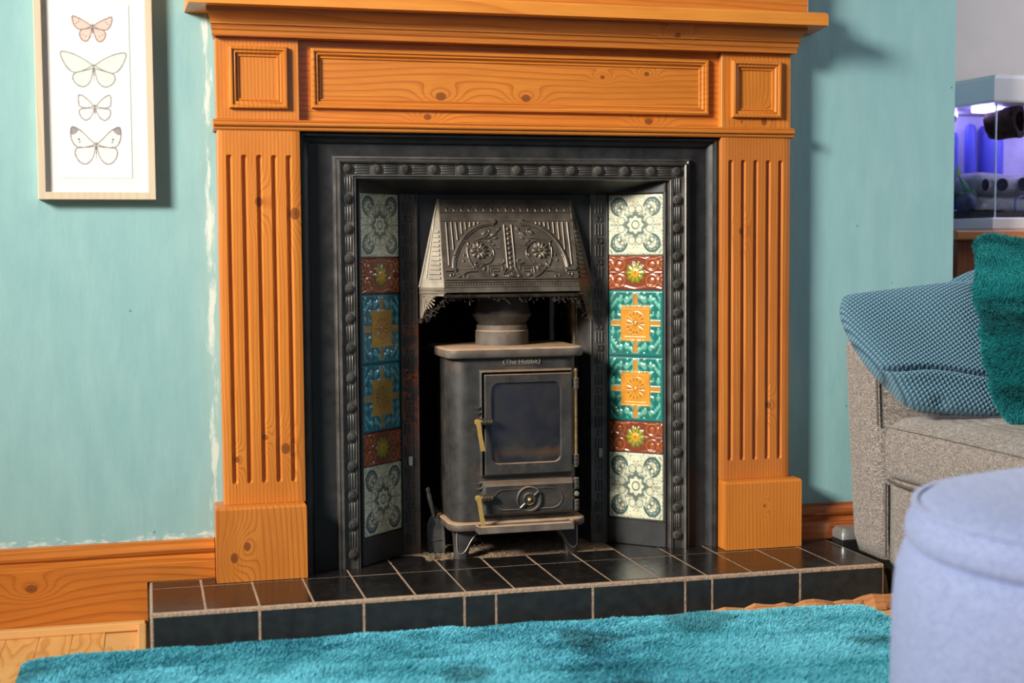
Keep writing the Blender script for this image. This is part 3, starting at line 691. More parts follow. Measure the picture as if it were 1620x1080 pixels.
# beaded column in the middle with its side rails and half-round foot
g = G()
for sx in (-1, 1): g.tube([HP(sx*.0088, .1255, .001), HP(sx*.0088, .022, .001), HP(sx*.018, .006, .001), HP(sx*.019, .0, .001)], .0028, 6)
g.tube([HP(.0145*math.cos(a), .0005+.0145*math.sin(a), .001) for a in np.linspace(0, math.pi, 14)], .0026, 6)
R = [[HP(.0125*k*math.cos(a), .0005+.0125*k*math.sin(a), h) for a in np.linspace(0, math.pi, 12)] for h, k in ((0, 1), (.002, .9), (.003, .3))]
g.rings(R); 
for k in range(5): g.tube([HP(0, .001, .003), HP(.010*math.cos(.4+k*.58), .001+.010*math.sin(.4+k*.58), .0025)], .0007, 4)
obj('column_rail', g, HM, hd, 60)
for k in range(9):
    c = HP(0, .022+k*.0117, 0); g = G()
    g.rings([[tuple(Vector(c)+Vector((1, 0, 0))*(r*math.cos(b))+ET*h+EN*(max(-.001, r*math.sin(b)))) for b in np.linspace(0, 2*math.pi, 9)[:-1]] for r, h in ((.001, -.0055), (.0036, -.0035), (.0046, 0), (.0036, .0035), (.001, .0055))])
    obj('bead', g, HM, hd, 60)
# side wedges with stepped bars, and the fan corbels below
for s in (-1, 1):
    wm = MAT['iron_pale'] if s < 0 else HM
    A = Vector((XC+s*.157, .141, .812)); B = Vector((XC+s*.157, .077, .612)); C = Vector((XC+s*.2045, .124, .612))
    nn = (B-A).cross(C-A).normalized(); nn = nn if nn.x*s > 0 else -nn
    g = G(); back = -nn*.006
    g.add([A[:], B[:], C[:], (A+back)[:], (B+back)[:], (C+back)[:]], [(0, 1, 2), (3, 5, 4), (0, 3, 4, 1), (1, 4, 5, 2), (2, 5, 3, 0)])
    sd = obj('hood_side', g, HM if s > 0 else MAT['iron_pale'], ins)
    g = G()
    g.tube([A[:], C[:]], .0035, 6); g.tube([A[:], B[:]], .0025, 6)
    g.tube([(A+(C-A)*.12+nn*.001)[:], (C+(B-C)*.2+(A-C)*.1+nn*.001)[:]], .0016, 5)
    obj('edge_bead', g, wm, sd, 60)
    for k in range(11):
        f = .36+.052*k; P = A+(B-A)*f; Q = A+(C-A)*f; d = Q-P
        g = G(); a0, a1 = P+d*.13, P+d*.68; hgt = (B-A).normalized()*.0058
        q = [a0, a1, a1+hgt, a0+hgt]; g.add([x[:] for x in q]+[(x+nn*.0035)[:] for x in q], [(0, 1, 5, 4), (1, 2, 6, 5), (2, 3, 7, 6), (3, 0, 4, 7), (4, 5, 6, 7)])
        obj('bar', g, wm, sd)
    # corbel: a curved bracket in the vertical plane below the wedge
    D = (C-B); Dn = Vector((D.x, D.y, 0)); L = Dn.length; Dn.normalize(); nv = Vector((Dn.y, -Dn.x, 0)); nv = nv if nv.y < 0 else -nv
    zt_ = .612; arc = [(w_, .592-.062*(max(0, (w_-.02)/(L-.02)))**1.7) for w_ in np.linspace(0, L, 12)]
    poly = [(0, zt_)]+arc+[(L+.001, zt_)]
    wp = lambda p, n: tuple(Vector((B.x, B.y, 0))+Dn*p[0]+Vector((0, 0, p[1]))+nv*n)
    g = G().prism(poly, lambda p: wp(p, -.008), lambda p: wp(p, .0))
    cbl = obj('corbel', g, HM, ins)
    g = G().tube([wp((w_, z_+.003), .001) for w_, z_ in arc], .0028, 6)
    for zz_ in (.608, .600): g.tube([wp((0, zz_), .001), wp((L, zz_), .001)], .0016, 4)
    o_ = (L-.010, .594)
    for k in range(7):
        a = math.pi+.10+k*.235; rr = .040-.010*abs(k-2)/4
        g.tube([wp((o_[0]+.006*math.cos(a), o_[1]+.006*math.sin(a)), .0012), wp((o_[0]+rr*math.cos(a)*.9, o_[1]+rr*math.sin(a)), .0012)], [.0008, .0018], 5)
    g.tube([wp(o_, .001), wp((o_[0], .548), .001)], .0014, 4); g.tube([wp(o_, .001), wp((.010, .594), .001)], .0014, 4)
    obj('fan', g, wm, cbl, 60)
lipb = G().box(XC-.157, XC+.157, .062, .145, .588, .596, .002, 1); obj('hood_lip', lipb, MAT['soot'], ins)
# cobwebs and soot tatters along the lower edge of the hood
g = G()
for k in range(150):
    s_ = rng.uniform(-.2, .2); 
    if rng.random() < .45: s_ = rng.choice([rng.uniform(.07, .19), rng.uniform(-.2, -.12)])
    edge = .592-.055*max(0, (abs(s_)-.15)/.05); y = .066+.055*max(0, (abs(s_)-.15)/.05)
    p = Vector((XC+s_, y+rng.uniform(0, .01), edge)); P = [p]
    for _ in range(4): p = p+Vector((rng.uniform(-.006, .006), rng.uniform(-.004, .004), rng.uniform(-.006, .002))); P.append(p)
    g.tube([q[:] for q in P], rng.uniform(.0004, .0015), 4)
obj('soot_tatters', g, plain('soot_tatters', (.06, .05, .042), .95, .1), ins, kind='stuff')

# ------------------------------------------------------------------ wood burning stove
SX = .003
stv = thing('wood_burning_stove', 'small black cast iron stove with glass door and brass handles in the fireplace', 'stove', (SX, .16, 0))
S, SD = MAT['stove'], MAT['stove_dust']
def rrect(x0, x1, y0, y1, r, z, n=6, rb=None):
    rb = r if rb is None else rb; out = []
    for cx, cy, a0, q in ((x1-r, y0+r, -90, r), (x1-rb, y1-rb, 0, rb), (x0+rb, y1-rb, 90, rb), (x0+r, y0+r, 180, r)):
        for k in range(n+1):
            a = math.radians(a0+90*k/n); out.append((cx+q*math.cos(a), cy+q*math.sin(a), z))
    return out
obj('body', G().rings([rrect(-.1435, .1505, .048, .275, .036, .080, 8), rrect(-.1435, .1505, .048, .275, .036, .455, 8)]), S, stv, 40)
def plate(x0, x1, y0, y1, r, z0, z1, b):
    return G().rings([rrect(x0+b, x1-b, y0+b, y1-b, r-b, z0, 8), rrect(x0, x1, y0, y1, r, z0+b, 8), rrect(x0, x1, y0, y1, r, z1-b, 8), rrect(x0+b*.5, x1-b*.5, y0+b*.5, y1-b*.5, r-b*.5, z1-b*.3, 8), rrect(x0+b*1.4, x1-b*1.4, y0+b*1.4, y1-b*1.4, r-b, z1, 8)])
obj('top_plate', plate(-.159, .165, .034, .290, .034, .4535, .4755, .004), SD, stv, 50)
obj('base_plate', plate(-.156, .166, .030, .290, .034, .0655, .0835, .003), SD, stv, 50)
# ash lip with turned-up ends
g = G().prism([(-.002, .080), (-.0065, .0665), (-.003, .0645), (.034, .067), (.034, .072), (.004, .072), (.001, .083)], lambda p: (-.098, p[0], p[1]), lambda p: (.122, p[0], p[1]))
g.box(.117, .123, -.004, .034, .066, .086, .001, 1).box(-.099, -.094, -.002, .034, .066, .082, .001, 1)
obj('ash_lip', g, SD, stv)
# door
g = G()
def rr2(x0, x1, z0, z1, r, y, n=6): return [(p[0], y, p[1]) for p in [(a, b) for a, b, _ in rrect(x0, x1, z0, z1, r, 0, n)]]
def ringplate(g, o0, o1, i0, i1):          # plate with a rounded hole: outer back/front rings, inner front/back rings
    g.rings([o0, o1, i0, i1], True, False); n = len(o0); k = len(g.v)
    g.add(o0+i1, [(i, (i+1) % n, n+(i+1) % n, n+i) for i in range(n)]); return g
X0, X1, Z0, Z1 = -.0835, .1315, .1865, .4265
ringplate(g, rr2(X0, X1, Z0, Z1, .002, .048), rr2(X0, X1, Z0, Z1, .002, .0395), rr2(X0+.0035, X1-.0015, Z0+.003, Z1-.004, .002, .036), rr2(X0+.0035, X1-.0015, Z0+.003, Z1-.004, .002, .048))
g.rings([rr2(X0+.0095, X1-.002, Z0+.004, Z1-.0095, .002, .048), rr2(X0+.0095, X1-.002, Z0+.004, Z1-.0095, .002, .033), rr2(X0+.0110, X1-.0035, Z0+.0055, Z1-.011, .002, .0315),
         rr2(-.0595, .1045, .2145, .3985, .018, .0315), rr2(-.0575, .1025, .2165, .3965, .017, .037)], True, False)
dr = obj('door', g, S, stv, 35)
g = G().box(X0+.003, X1-.002, .0455, .0478, Z0+.002, Z1-.003); obj('door_back', g, MAT['soot'], dr)
gm = M('smoked_stove_glass', .10, .6); n_ = gm.noise(gm.pos(), 16, 4, .6); zz = gm.ma('SUBTRACT', gm.xyz()[2], FZ)
br = gm.ramp(gm.ma('ADD', gm.ma('MULTIPLY', n_, .5), gm.ma('MULTIPLY', gm.ma('ABSOLUTE', gm.ma('SUBTRACT', zz, .238)), -14)), [(.02, 0.), (.30, 1.)])
gm.col(gm.mix(br, gm.mix(gm.ramp(n_, [(.4, 0.), (.7, 1.)]), (.016, .016, .020), (.032, .030, .030)), (.085, .052, .028))); gm.set('Roughness', gm.ramp(n_, [(.35, .10), (.75, .34)]))
obj('glass_pane', G().rings([rr2(-.058, .103, .216, .397, .017, .0445), rr2(-.058, .103, .216, .397, .017, .0372)]), gm.m, dr, 30)
# ash door with oval slot and spin wheel
g = G(); AX0, AX1, AZ0, AZ1 = -.0835, .1325, .0975, .1755
g.rings([rr2(AX0, AX1, AZ0, AZ1, .002, .048), rr2(AX0, AX1, AZ0, AZ1, .002, .0385), rr2(AX0+.009, AX1-.001, AZ0+.004, AZ1-.009, .002, .033), rr2(AX0+.0105, AX1-.0025, AZ0+.0055, AZ1-.0105, .002, .0315),
         rr2(-.0565, .107, .1075, .1575, .0248, .0315, 10)[::1] if False else rr2(AX0+.0115, AX1-.0035, AZ0+.0065, AZ1-.0115, .002, .0315)], True, True)
ad = obj('ash_door', g, S, stv, 35)
g = G(); n = 40; sl = [(a, b) for a, b, _ in rrect(-.0565, .107, .1085, .1575, .0244, 0, 10)]
g.rings([[(a*1+(.025-a)*.0, .0318, b) for a, b in sl], [(a, .0298, b) for a, b in sl], [(.0252+(a-.0252)*.965, .0298, .133+(b-.133)*.90) for a, b in sl], [(.0252+(a-.0252)*.955, .0314, .133+(b-.133)*.87) for a, b in sl]])
obj('slot_rim', g, S, ad, 30)
g = G().lathe([(.030, .0315), (.030, .027), (.028, .025), (.0255, .0255), (.024, .0275), (.0155, .0275), (.0145, .0245), (.0120, .0235), (.0110, .0255), (.004, .0255)], (.0262, 0, .133), 'y', 40)
wheel = obj('spin_wheel', g, S, ad, 35)
for k in (0, 1):
    a = math.radians(40+180*k); d = Vector((math.cos(a), 0, math.sin(a))); c = Vector((.0262, .024, .133))
    obj('spoke', G().tube([(c+d*.0135)[:], (c+d*.024)[:], (c+d*.028)[:]], [.0032, .0030, .0022], 8), MAT['steel'], ad, 50)
obj('stud', G().lathe([(.0005, -.006), (.003, -.005), (.0042, -.002), (.0042, .002)], (.0262, .0255, .133), 'y', 14), MAT['brass'], ad, 50)
# handles: sprung spindle, hub and flat brass lever
for par, zc, L in ((dr, .310, .060), (ad, .139, .058)):
    hb = obj('handle', G().lathe([(.0005, -.101), (.0055, -.100), (.0065, -.096), (.0065, -.090), (.0045, -.089), (.0045, -.060), (.0005, -.060)], (0, .020, zc+.004), 'x', 16), MAT['brass'], par, 45)
    g = G()
    for k in range(4): g.lathe([(.0045, -.0865+k*.0062), (.0078, -.0855+k*.0062), (.0078, -.0825+k*.0062), (.0045, -.0815+k*.0062)], (0, .020, zc+.004), 'x', 16)
    obj('spring', g, MAT['steel'], par, 45)
    g = G(); P = [(-.0945, .0135, zc+.006, .0058), (-.0920, .0115, zc-.012, .0046), (-.0895, .0085, zc-.034, .0046), (-.0860, .0060, zc-L+.004, .0052), (-.0855, .0058, zc-L, .0052)]
    g.rings([[(x-w_, y-.0018, z), (x+w_, y-.0018, z), (x+w_, y+.0025, z), (x-w_, y+.0025, z)] for x, y, z, w_ in P]); obj('lever', g, MAT['brass'], par)
    g = G()
    for dz in (.022, .034): g.lathe([(.0005, -.0962), (.0045, -.0945), (.0045, -.090), (.002, -.084)], (0, .036, zc+dz), 'x', 12)
    obj('catch', g, MAT['steel'], par, 50)
# hinges
for par, zs2, rod in ((dr, (.392, .217), True), (ad, (.163, .113), False)):
    for zc in zs2:
        g = G().lathe([(.003, -.013), (.0066, -.0125), (.0066, -.005), (.005, -.0045), (.005, -.0035), (.0066, -.003), (.0066, .004), (.005, .0045), (.005, .0055), (.0066, .006), (.0066, .012), (.003, .013)], (.1405, .038, zc), 'z', 16)
        g.box(.130, .1405, .036, .044, zc-.010, zc+.010); obj('hinge', g, S, par, 45)
    if rod: obj('hinge_rod', G().lathe([(.0005, .200), (.0034, .201), (.0034, .418), (.0042, .419), (.0036, .425), (.0005, .427)], (.1405, .038, 0), 'z', 12), plain('tarnished_brass', (.40, .27, .12), .4, .5, .7, 90, 0, .3), par, 45, label='thin tarnished brass rod')
    else: obj('hinge_stud', G().lathe([(.0005, -.003), (.005, -.002), (.006, 0), (.006, .012)], (.1405, .034, .139), 'y', 14), plain('dull_green_stud', (.22, .27, .20), .5, .5, .3), par, 45, label='dull green round stud')
# maker's name cast over the door
def text(name, body, size, depth, m, parent, loc, rot=(math.pi/2, 0, 0), sx=1.0):
    cu = bpy.data.curves.new(name, 'FONT'); cu.body = body; cu.size = size; cu.extrude = depth; cu.align_x = 'CENTER'; cu.align_y = 'CENTER'; cu.resolution_u = 3
    to = bpy.data.objects.new(name, cu); col.objects.link(to); dg = bpy.context.evaluated_depsgraph_get()
    me = bpy.data.meshes.new_from_object(to.evaluated_get(dg)); bpy.data.objects.remove(to, do_unlink=True)
    me.materials.clear(); me.materials.append(m); o = bpy.data.objects.new(name, me); col.objects.link(o); o.parent = parent
    o.location = Vector(loc)-Vector(ORG[root_of(parent).name]); o.rotation_euler = rot; o.scale = (sx, 1, 1); return o
nm = plain('cast_lettering', (.34, .30, .26), .45, .5, .3)
g = G(); n = [(a, .0478, b) for a, b, _ in rrect(-.030, .0615, .4355, .4515, .0075, 0, 6)]
g.rings([n, [(a, .0465, b) for a, _, b in n]]); npl = obj('name_plate', g, S, stv, 40)
text('lettering', 'The Hobbit', .0150, .0008, nm, npl, (.0158, .0462, .4437), sx=1.08)
for sx in (-1, 1):
    g = G().tube([(.0158+sx*(.0385+.004*math.cos(a)), .0462, .4435+.0065*math.sin(a)) for a in np.linspace(-1.3, 1.3, 7)][::1] if sx > 0 else [(.0158-(.0385+.004*math.cos(a)), .0462, .4435+.0065*math.sin(a)) for a in np.linspace(-1.3, 1.3, 7)], .0009, 5); obj('plate_end', g, nm, npl)
# splayed legs
for fx in (-1, 1):
    for fy in (0, 1):
        cx = -.1405 if fx < 0 else .1505; yb = .052 if fy == 0 else .270; dy = 1 if fy == 0 else -1
        R = []
        for z, wd, dp in ((.0655, .070, .055), (.056, .058, .046), (.044, .046, .038), (.030, .038, .032), (.016, .034, .029), (.006, .032, .028), (.0002, .033, .029)):
            x0, x1 = (cx, cx+wd) if fx < 0 else (cx-wd, cx)
            y0, y1 = (yb, yb+dp) if dy > 0 else (yb-dp, yb)
            R.append(rrect(x0, x1, y0, y1, .011, z, 4))
        lg = obj('leg', G().rings(R[::-1]), S, stv, 45)
        if fy == 0:
            e = []; P = [(.004, .062), (.004, .030), (.0055, .018), (.011, .0125), (.018, .014), (.026, .022), (.036, .040), (.052, .060)]
            g = G().tube(spline([(cx-fx*px, yb-.0003, pz) for px, pz in P], 4), .0010, 5); obj('edge_bead', g, nm, lg, 60)
# flue collar and pipe
pc = (SX+.002, .185, 0)
obj('flue_collar', G().lathe([(.0625, .474), (.0625, .508), (.0600, .510), (.0595, .5215), (.050, .5215)], pc, 'z', 40), SD, stv, 45)
obj('flue_pipe', G().lathe([(.0535, .519), (.055, .5225), (.0675, .541), (.0705, .5455), (.0705, .5475), (.0675, .549), (.0605, .575), (.0605, .69)], pc, 'z', 40), plain('sooty_flue_pipe', (.050, .044, .040), .55, .4, .2, 30, .1, .4), stv, 45)

# ------------------------------------------------------------------ shovel leaning beside the stove
shv = thing('ash_shovel', 'small dark ash shovel standing between the stove and the left key strip', 'shovel', (-.172, .14, 0))
sm_ = iron('dark_shovel_steel', (.035, .033, .032), .30, dust=.5)
g = G(); R = []
for z, hw, y in ((.002, .0185, .128), (.020, .0205, .131), (.050, .0205, .137), (.066, .0185, .140), (.078, .012, .143), (.086, .006, .145)):
    R.append([(-.170-hw, y-.012*(hw > .01), z), (-.170-hw*.80, y+.002, z), (-.170+hw*.80, y+.002, z), (-.170+hw, y-.012*(hw > .01), z), (-.170+hw*.85, y+.0045, z), (-.170-hw*.85, y+.0045, z)])
g.rings(R); obj('blade', g, sm_, shv, 40)
obj('crease', G().tube([(-.187, .1325, .032), (-.170, .1335, .029), (-.153, .1325, .032)], .0018, 6), sm_, shv, 50)
obj('handle', G().tube([(-.170, .1455, .080), (-.1715, .147, .092), (-.1745, .150, .108), (-.1795, .155, .132), (-.181, .156, .137), (-.1815, .157, .141), (-.1825, .158, .147), (-.183, .1585, .150)], [.0035, .0045, .0052, .0060, .0045, .0062, .0066, .003], 12), sm_, shv, 60)

# ------------------------------------------------------------------ framed butterfly print
PZ0, PZ1 = .8045, 1.288
fr = thing('framed_print', 'pale wood framed print of four butterflies hanging on the teal wall', 'picture', (-.893, .05, PZ0))
fm = pine('pale_frame_wood', 'z', [], 60, light=(.68, .57, .43), mid=(.64, .52, .38), dark=(.48, .36, .24), contrast=.5, seed=20., rough=.5)
fx0, fx1 = -1.010, -.7765
obj('frame', G().frame(fx0, fx1, PZ0, PZ1, [(0, .0495), (0, .0215), (.001, .0205), (.0145, .0205), (.0155, .0215), (.0155, .0495)]), fm, fr)
mtm = plain('mat_board', (.80, .79, .78), .8, .2)
obj('mat_board', G().box(fx0+.014, fx1-.014, .0315, .046, PZ0+.014, PZ1-.014), mtm, fr)
px0, px1, pz0, pz1 = -.9645, -.8235, .849, 1.205
nx, nz = 118, 300
u = np.linspace(px0, px1, nx); v = np.linspace(pz0, pz1, nz); PX, PZ = np.meshgrid(u, v, indexing='ij')
ink = np.ones((nx, nz, 3))*np.array((.88, .87, .85))
def stroke(d, wd, c, k=1.): 
    global ink
    ink = lerp(ink, sm(wd+.0006, wd-.0002, d)*k, c)
def seg(ax, az, bx, bz):
    t = np.clip(((PX-ax)*(bx-ax)+(PZ-az)*(bz-az))/((bx-ax)**2+(bz-az)**2+1e-12), 0, 1); return np.hypot(PX-ax-t*(bx-ax), PZ-az-t*(bz-az))
def inpoly(P):
    ins_ = np.zeros(PX.shape, bool); d = np.full(PX.shape, 9.); n = len(P)
    for i in range(n):
        (ax, az), (bx, bz) = P[i], P[(i+1) % n]; d = np.minimum(d, seg(ax, az, bx, bz))
        cnd = (az > PZ) != (bz > PZ)
        ins_ ^= cnd & (PX < (bx-ax)*(PZ-az)/((bz-az) if abs(bz-az) > 1e-9 else 1e-9)+ax)
    return np.where(ins_, -d, d)
UNIT = .001345                  # metres on the wall per unit of the drawings below
def butterfly(cx, cz, fore, hind, fill, line, edge, dots=(), ant=13, tips=None, body=8):
    for s in (-1, 1):
        for W in (hind, fore):
            P = [p[:2] for p in spline([(cx+s*a*UNIT, cz+b*UNIT, 0) for a, b in W+[W[0]]], 5)]
            d = inpoly(P); stroke(d, 0, fill, .85); stroke(np.abs(d), .0007, line, .9)
            wob = np.sin(PX*1500)*np.sin(PZ*1300)
            far = np.hypot(PX-cx, PZ-cz)/UNIT
            stroke(np.maximum(np.abs(d)-.0011-.0007*wob, 0)+(far < max(abs(p[0]) for p in W)*.72)*.01, .0002, edge, .75)
            for k in range(1, 6):
                tip = W[int(len(W)*.2)+int((len(W)*.62)*k/6)]; stroke(np.maximum(seg(cx, cz, cx+s*tip[0]*UNIT, cz+tip[1]*UNIT), d), .00012, line, .28)
            if tips is not None and W is fore:
                stroke(np.maximum(np.hypot(PX-cx-s*tips[0]*UNIT, PZ-cz-tips[1]*UNIT)-tips[2]*UNIT, d), .0, line, .7)
        for (a, b, r) in dots: stroke(np.hypot(PX-cx-s*a*UNIT, PZ-cz-b*UNIT), r*UNIT, line, .9)
        stroke(seg(cx, cz+4*UNIT, cx+s*ant*.75*UNIT, cz+(ant+4)*UNIT), .0002, line, .6); stroke(np.hypot(PX-cx-s*ant*.75*UNIT, PZ-cz-(ant+4)*UNIT), .0006, line, .5)
    stroke(seg(cx, cz+4*UNIT, cx, cz-body*UNIT), .0012, line, .85); stroke(seg(cx, cz-body*UNIT, cx, cz-(body+8)*UNIT), .0006, line, .6)
cx0 = -.8945
Zp = lambda y: 1.2135-(y-0)*.001282
butterfly(cx0-.0012, Zp(44), [(1, 2), (10, 8), (20, 13), (28, 16), (29, 10), (25, 0), (18, -4), (8, -2)], [(1, -1), (10, -3), (17, -5), (19, -12), (15, -20), (8, -21), (3, -12)], (.80, .52, .45), (.16, .11, .11), (.32, .22, .21), [(20, 8, .9), (23, 5, .9), (10, -14, .8), (14, -12, .8)])
butterfly(cx0-.0005, Zp(108), [(1, 3), (14, 12), (30, 20), (47, 23), (46, 12), (38, -2), (28, -8), (14, -4)], [(1, -1), (14, -5), (28, -9), (31, -18), (24, -27), (14, -29), (5, -20)], (.74, .77, .70), (.15, .15, .15), (.30, .30, .30), ant=17, body=12)
butterfly(cx0-.0002, Zp(172), [(1, 2), (8, 10), (16, 17), (23, 19), (24, 10), (22, 2), (12, 0)], [(1, -1), (12, -1), (22, -3), (22, -12), (15, -19), (8, -16), (3, -8)], (.83, .80, .80), (.20, .16, .18), (.34, .30, .32), ant=11, body=8)
butterfly(cx0+.0005, Zp(232), [(1, 2), (10, 10), (22, 22), (34, 28), (37, 20), (35, 6), (27, -3), (12, -2)], [(1, -1), (14, -3), (28, -4), (31, -14), (24, -26), (14, -28), (5, -18)], (.84, .80, .78), (.14, .10, .12), (.30, .26, .28), [(25, 9, 1.5), (24, 5, 1.1), (24, -3, 1.0)], tips=(36, 27, 11), body=12)
for yy_, wd in ((68, 18), (141, 15), (198, 12), (268, 12)):       # handwritten captions, too small to read
    for k in range(int(wd*1.5)):
        a = cx0+(-wd+k*1.33)*UNIT
        if rng.random() < .82: stroke(seg(a, Zp(yy_+rng.uniform(-1, 0)), a+rng.uniform(-.4, .7)*UNIT, Zp(yy_+rng.uniform(.8, 1.6))), .0002, (.45, .42, .40), .55)
stroke(seg(-.8445, Zp(272), -.8315, Zp(274)), .0002, (.6, .58, .56), .5)
g = G().grid(np.stack([PX, np.full_like(PX, .0306), PZ], -1)); g.c = ink.reshape(-1, 3)
pm = M('print_paper', .8, .2); pm.col(pm.attr())
pp = obj('print_paper', g, pm.m, fr, label='white paper printed with four butterflies')
obj('paper_edge', G().box(px0, px1, .0307, .0316, pz0, pz1), mtm, fr)

# ------------------------------------------------------------------ blue rug on the floor
def vnoise(x, y, f, seed):
    r = np.random.default_rng(seed); T = r.random((64, 64)); X = x*f+100; Y = y*f+100; xi, yi = np.floor(X).astype(int), np.floor(Y).astype(int)
    a, b = X-xi, Y-yi; a = a*a*(3-2*a); b = b*b*(3-2*b); q = lambda i, j: T[(xi+i) % 64, (yi+j) % 64]
    return (q(0, 0)*(1-a)+q(1, 0)*a)*(1-b)+(q(0, 1)*(1-a)+q(1, 1)*a)*b
RX0, RX1, RY0, RY1, RR = -1.045, .668, -1.55, -.266, .045
def rug_sd(x, y):
    yb = RY1-.058*np.clip((x+.25)/.9, 0, 1)
    qx = np.abs(x-(RX0+RX1)/2)-(RX1-RX0)/2+RR; qy = np.maximum(y-yb, RY0-y)+RR
    return np.hypot(np.maximum(qx, 0), np.maximum(qy, 0))+np.minimum(np.maximum(qx, qy), 0)-RR
th = np.linspace(0, 2*math.pi, 5)[:-1]
def rr_out(inset, z): return [(a, b, z) for a, b, _ in [(p[0], p[1]-(.058*min(1, max(0, (p[0]+.25)/.9)) if p[1] > -.9 else 0), 0) for p in rrect(RX0+inset, RX1-inset, RY0+inset, RY1-.006-inset, RR-inset, 0, 8)]]
rugm = M('teal_rug_backing', .95, .1); rugm.col((.010, .12, .16))
rug = obj('rug', G().rings([rr_out(.006, ZB+.001), rr_out(.002, ZB+.014), rr_out(.008, ZB+.026)]), rugm.m, None, 40, 'bright teal shaggy rug lying in front of the hearth', None, 'rug', None, (-.16, -.8, ZB))
def tufts(px, py, pz, nx_, ny_, nz_, L, wd, lean, cols, segs=1):
    """short bent blades: base points, normals, length, width, lean vectors -> G with a colour per point"""
    n = len(px); B = np.stack([px, py, pz], -1); N = np.stack([nx_, ny_, nz_], -1)
    t = rng.normal(size=(n, 3)); t -= (t*N).sum(-1, keepdims=True)*N; t /= np.linalg.norm(t, axis=1, keepdims=True)
    L = L[:, None]; w_ = wd[:, None]
    mid = B+N*L*.6+lean*L*.25; tip = B+N*L*.92+lean*L*.85
    V = np.stack([B-t*w_, B+t*w_, mid+t*w_*.9, mid-t*w_*.9, tip+t*w_*.25, tip-t*w_*.25], 1).reshape(-1, 3)
    g = G(); g.v = V; i = np.arange(n)*6
    g.f = np.concatenate([np.stack([i, i+1, i+2, i+3], -1), np.stack([i+3, i+2, i+4, i+5], -1)]).tolist()
    g.c = np.repeat(cols, 6, axis=0); return g
def fibre(name, rough=.75):
    m = M(name, rough, .25); m.col(m.attr()); m.set('Sheen Weight', .08); m.set('Sheen Roughness', .4); return m.m
NB = 330000
bx, by = rng.uniform(RX0, RX1, NB), rng.uniform(-.95, RY1+.03, NB)
keep = rug_sd(bx, by) < -.003; bx, by = bx[keep], by[keep]; n = len(bx)
ed = np.clip(-rug_sd(bx, by)/.03, 0, 1)
f1, f2 = vnoise(bx, by, 6, 3), vnoise(bx, by*1.6, 17, 4)
ang = -.9+2.6*(vnoise(bx, by, 3.5, 3)-.3)+1.2*(f2-.5); str_ = .25+.55*vnoise(bx, by, 11, 6)
lean = np.stack([np.cos(ang)*str_, np.sin(ang)*str_, np.zeros(n)], -1)+rng.normal(0, .22, (n, 3))*np.array([1, 1, .2])
Ln = .0165*(.75+.35*f2)*(.65+.35*ed)*rng.uniform(.85, 1.15, n)
kk = rng.random(n)*.40+.20*vnoise(bx, by, 30, 8)+.45*sm(.25, .75, .6*vnoise(bx, by*2.2, 5, 14)+.4*vnoise(bx, by*2, 13, 15))  # light and dark patches: sheen of leaning pile painted into blade colours
cc = np.array((.016, .270, .360))[None]*(1-kk[:, None])+np.array((.200, .690, .860))[None]*kk[:, None]
dkp = sm(.72, .84, vnoise(bx, by*1.8, 7.5, 12))[:, None]*.5; cc = cc*(1-dkp)+np.array((.006, .07, .10))*dkp
g = tufts(bx, by, np.full(n, ZB+.024), np.zeros(n), np.zeros(n), np.ones(n), Ln, rng.uniform(.0008, .0015, n), lean, cc)
obj('pile', g, fibre('teal_rug_pile'), rug, kind='stuff', fix=False)

# ------------------------------------------------------------------ sofa
def fabric(name, a, b, c, sc=300., bump=.6):
    m = M(name, .9, .2); v = m.pos(); n1 = m.noise(m.scale(v, (sc, sc, sc)), 1., 2, .6); n2 = m.noise(m.scale(v, (sc*.28, sc*.28, sc*.9)), 1., 3, .65)
    x, y, z = m.xyz()
    wv = m.ma('MULTIPLY', m.ma('SINE', m.ma('MULTIPLY', m.ma('ADD', x, y), 1500.)), m.ma('SINE', m.ma('MULTIPLY', z, 1500.)))
    col_ = m.ramp(m.ma('ADD', m.ma('MULTIPLY', n1, .62), m.ma('MULTIPLY', n2, .38)), [(.38, a), (.50, b), (.62, c)])
    m.col(col_); m.bump(m.ma('ADD', m.ma('ADD', n1, n2), m.ma('MULTIPLY', wv, .25)), bump, .003); m.set('Sheen Weight', .2); return m.m
FAB = fabric('grey_beige_weave', (.105, .088, .080), (.225, .192, .176), (.40, .35, .325))
def blob(x0, x1, y0, y1, z0, z1, r, puff=0., n=14, crown=0., shear=0.):
    """upholstered block: rounded box subdivided, faces puffed outwards, top crowned"""
    bm = bmesh.new(); bmesh.ops.create_cube(bm, size=2); bmesh.ops.subdivide_edges(bm, edges=bm.edges[:], cuts=n, use_grid_fill=True)
    c = Vector(((x0+x1)/2, (y0+y1)/2, (z0+z1)/2)); hh = Vector(((x1-x0)/2, (y1-y0)/2, (z1-z0)/2))
    for v in bm.verts:
        p = v.co.copy(); q = Vector([math.copysign(min(abs(p[i])*hh[i], hh[i]-r), p[i]) for i in range(3)])
        full = Vector([p[i]*hh[i] for i in range(3)]); d = full-q; d = d.normalized()*r if d.length > 1e-9 else Vector()
        out = q+d
        k = [1-abs(p[i])**2.2 for i in range(3)]
        ax = max(range(3), key=lambda i: abs(p[i])); o2 = [k[i] for i in range(3) if i != ax]
        out[ax] += math.copysign(puff*o2[0]*o2[1], p[ax])
        if ax == 2 and p[2] > 0: out.z += crown*o2[0]*o2[1]
        out.x += shear*(out.z+hh.z)/(2*hh.z)*(1 if p.x < 0 else 0)
        v.co = c+out
    return G().bm(bm)
sofa = thing('sofa', 'grey beige woven fabric sofa at the right end of the hearth', 'sofa', (1.25, -.5, ZB))
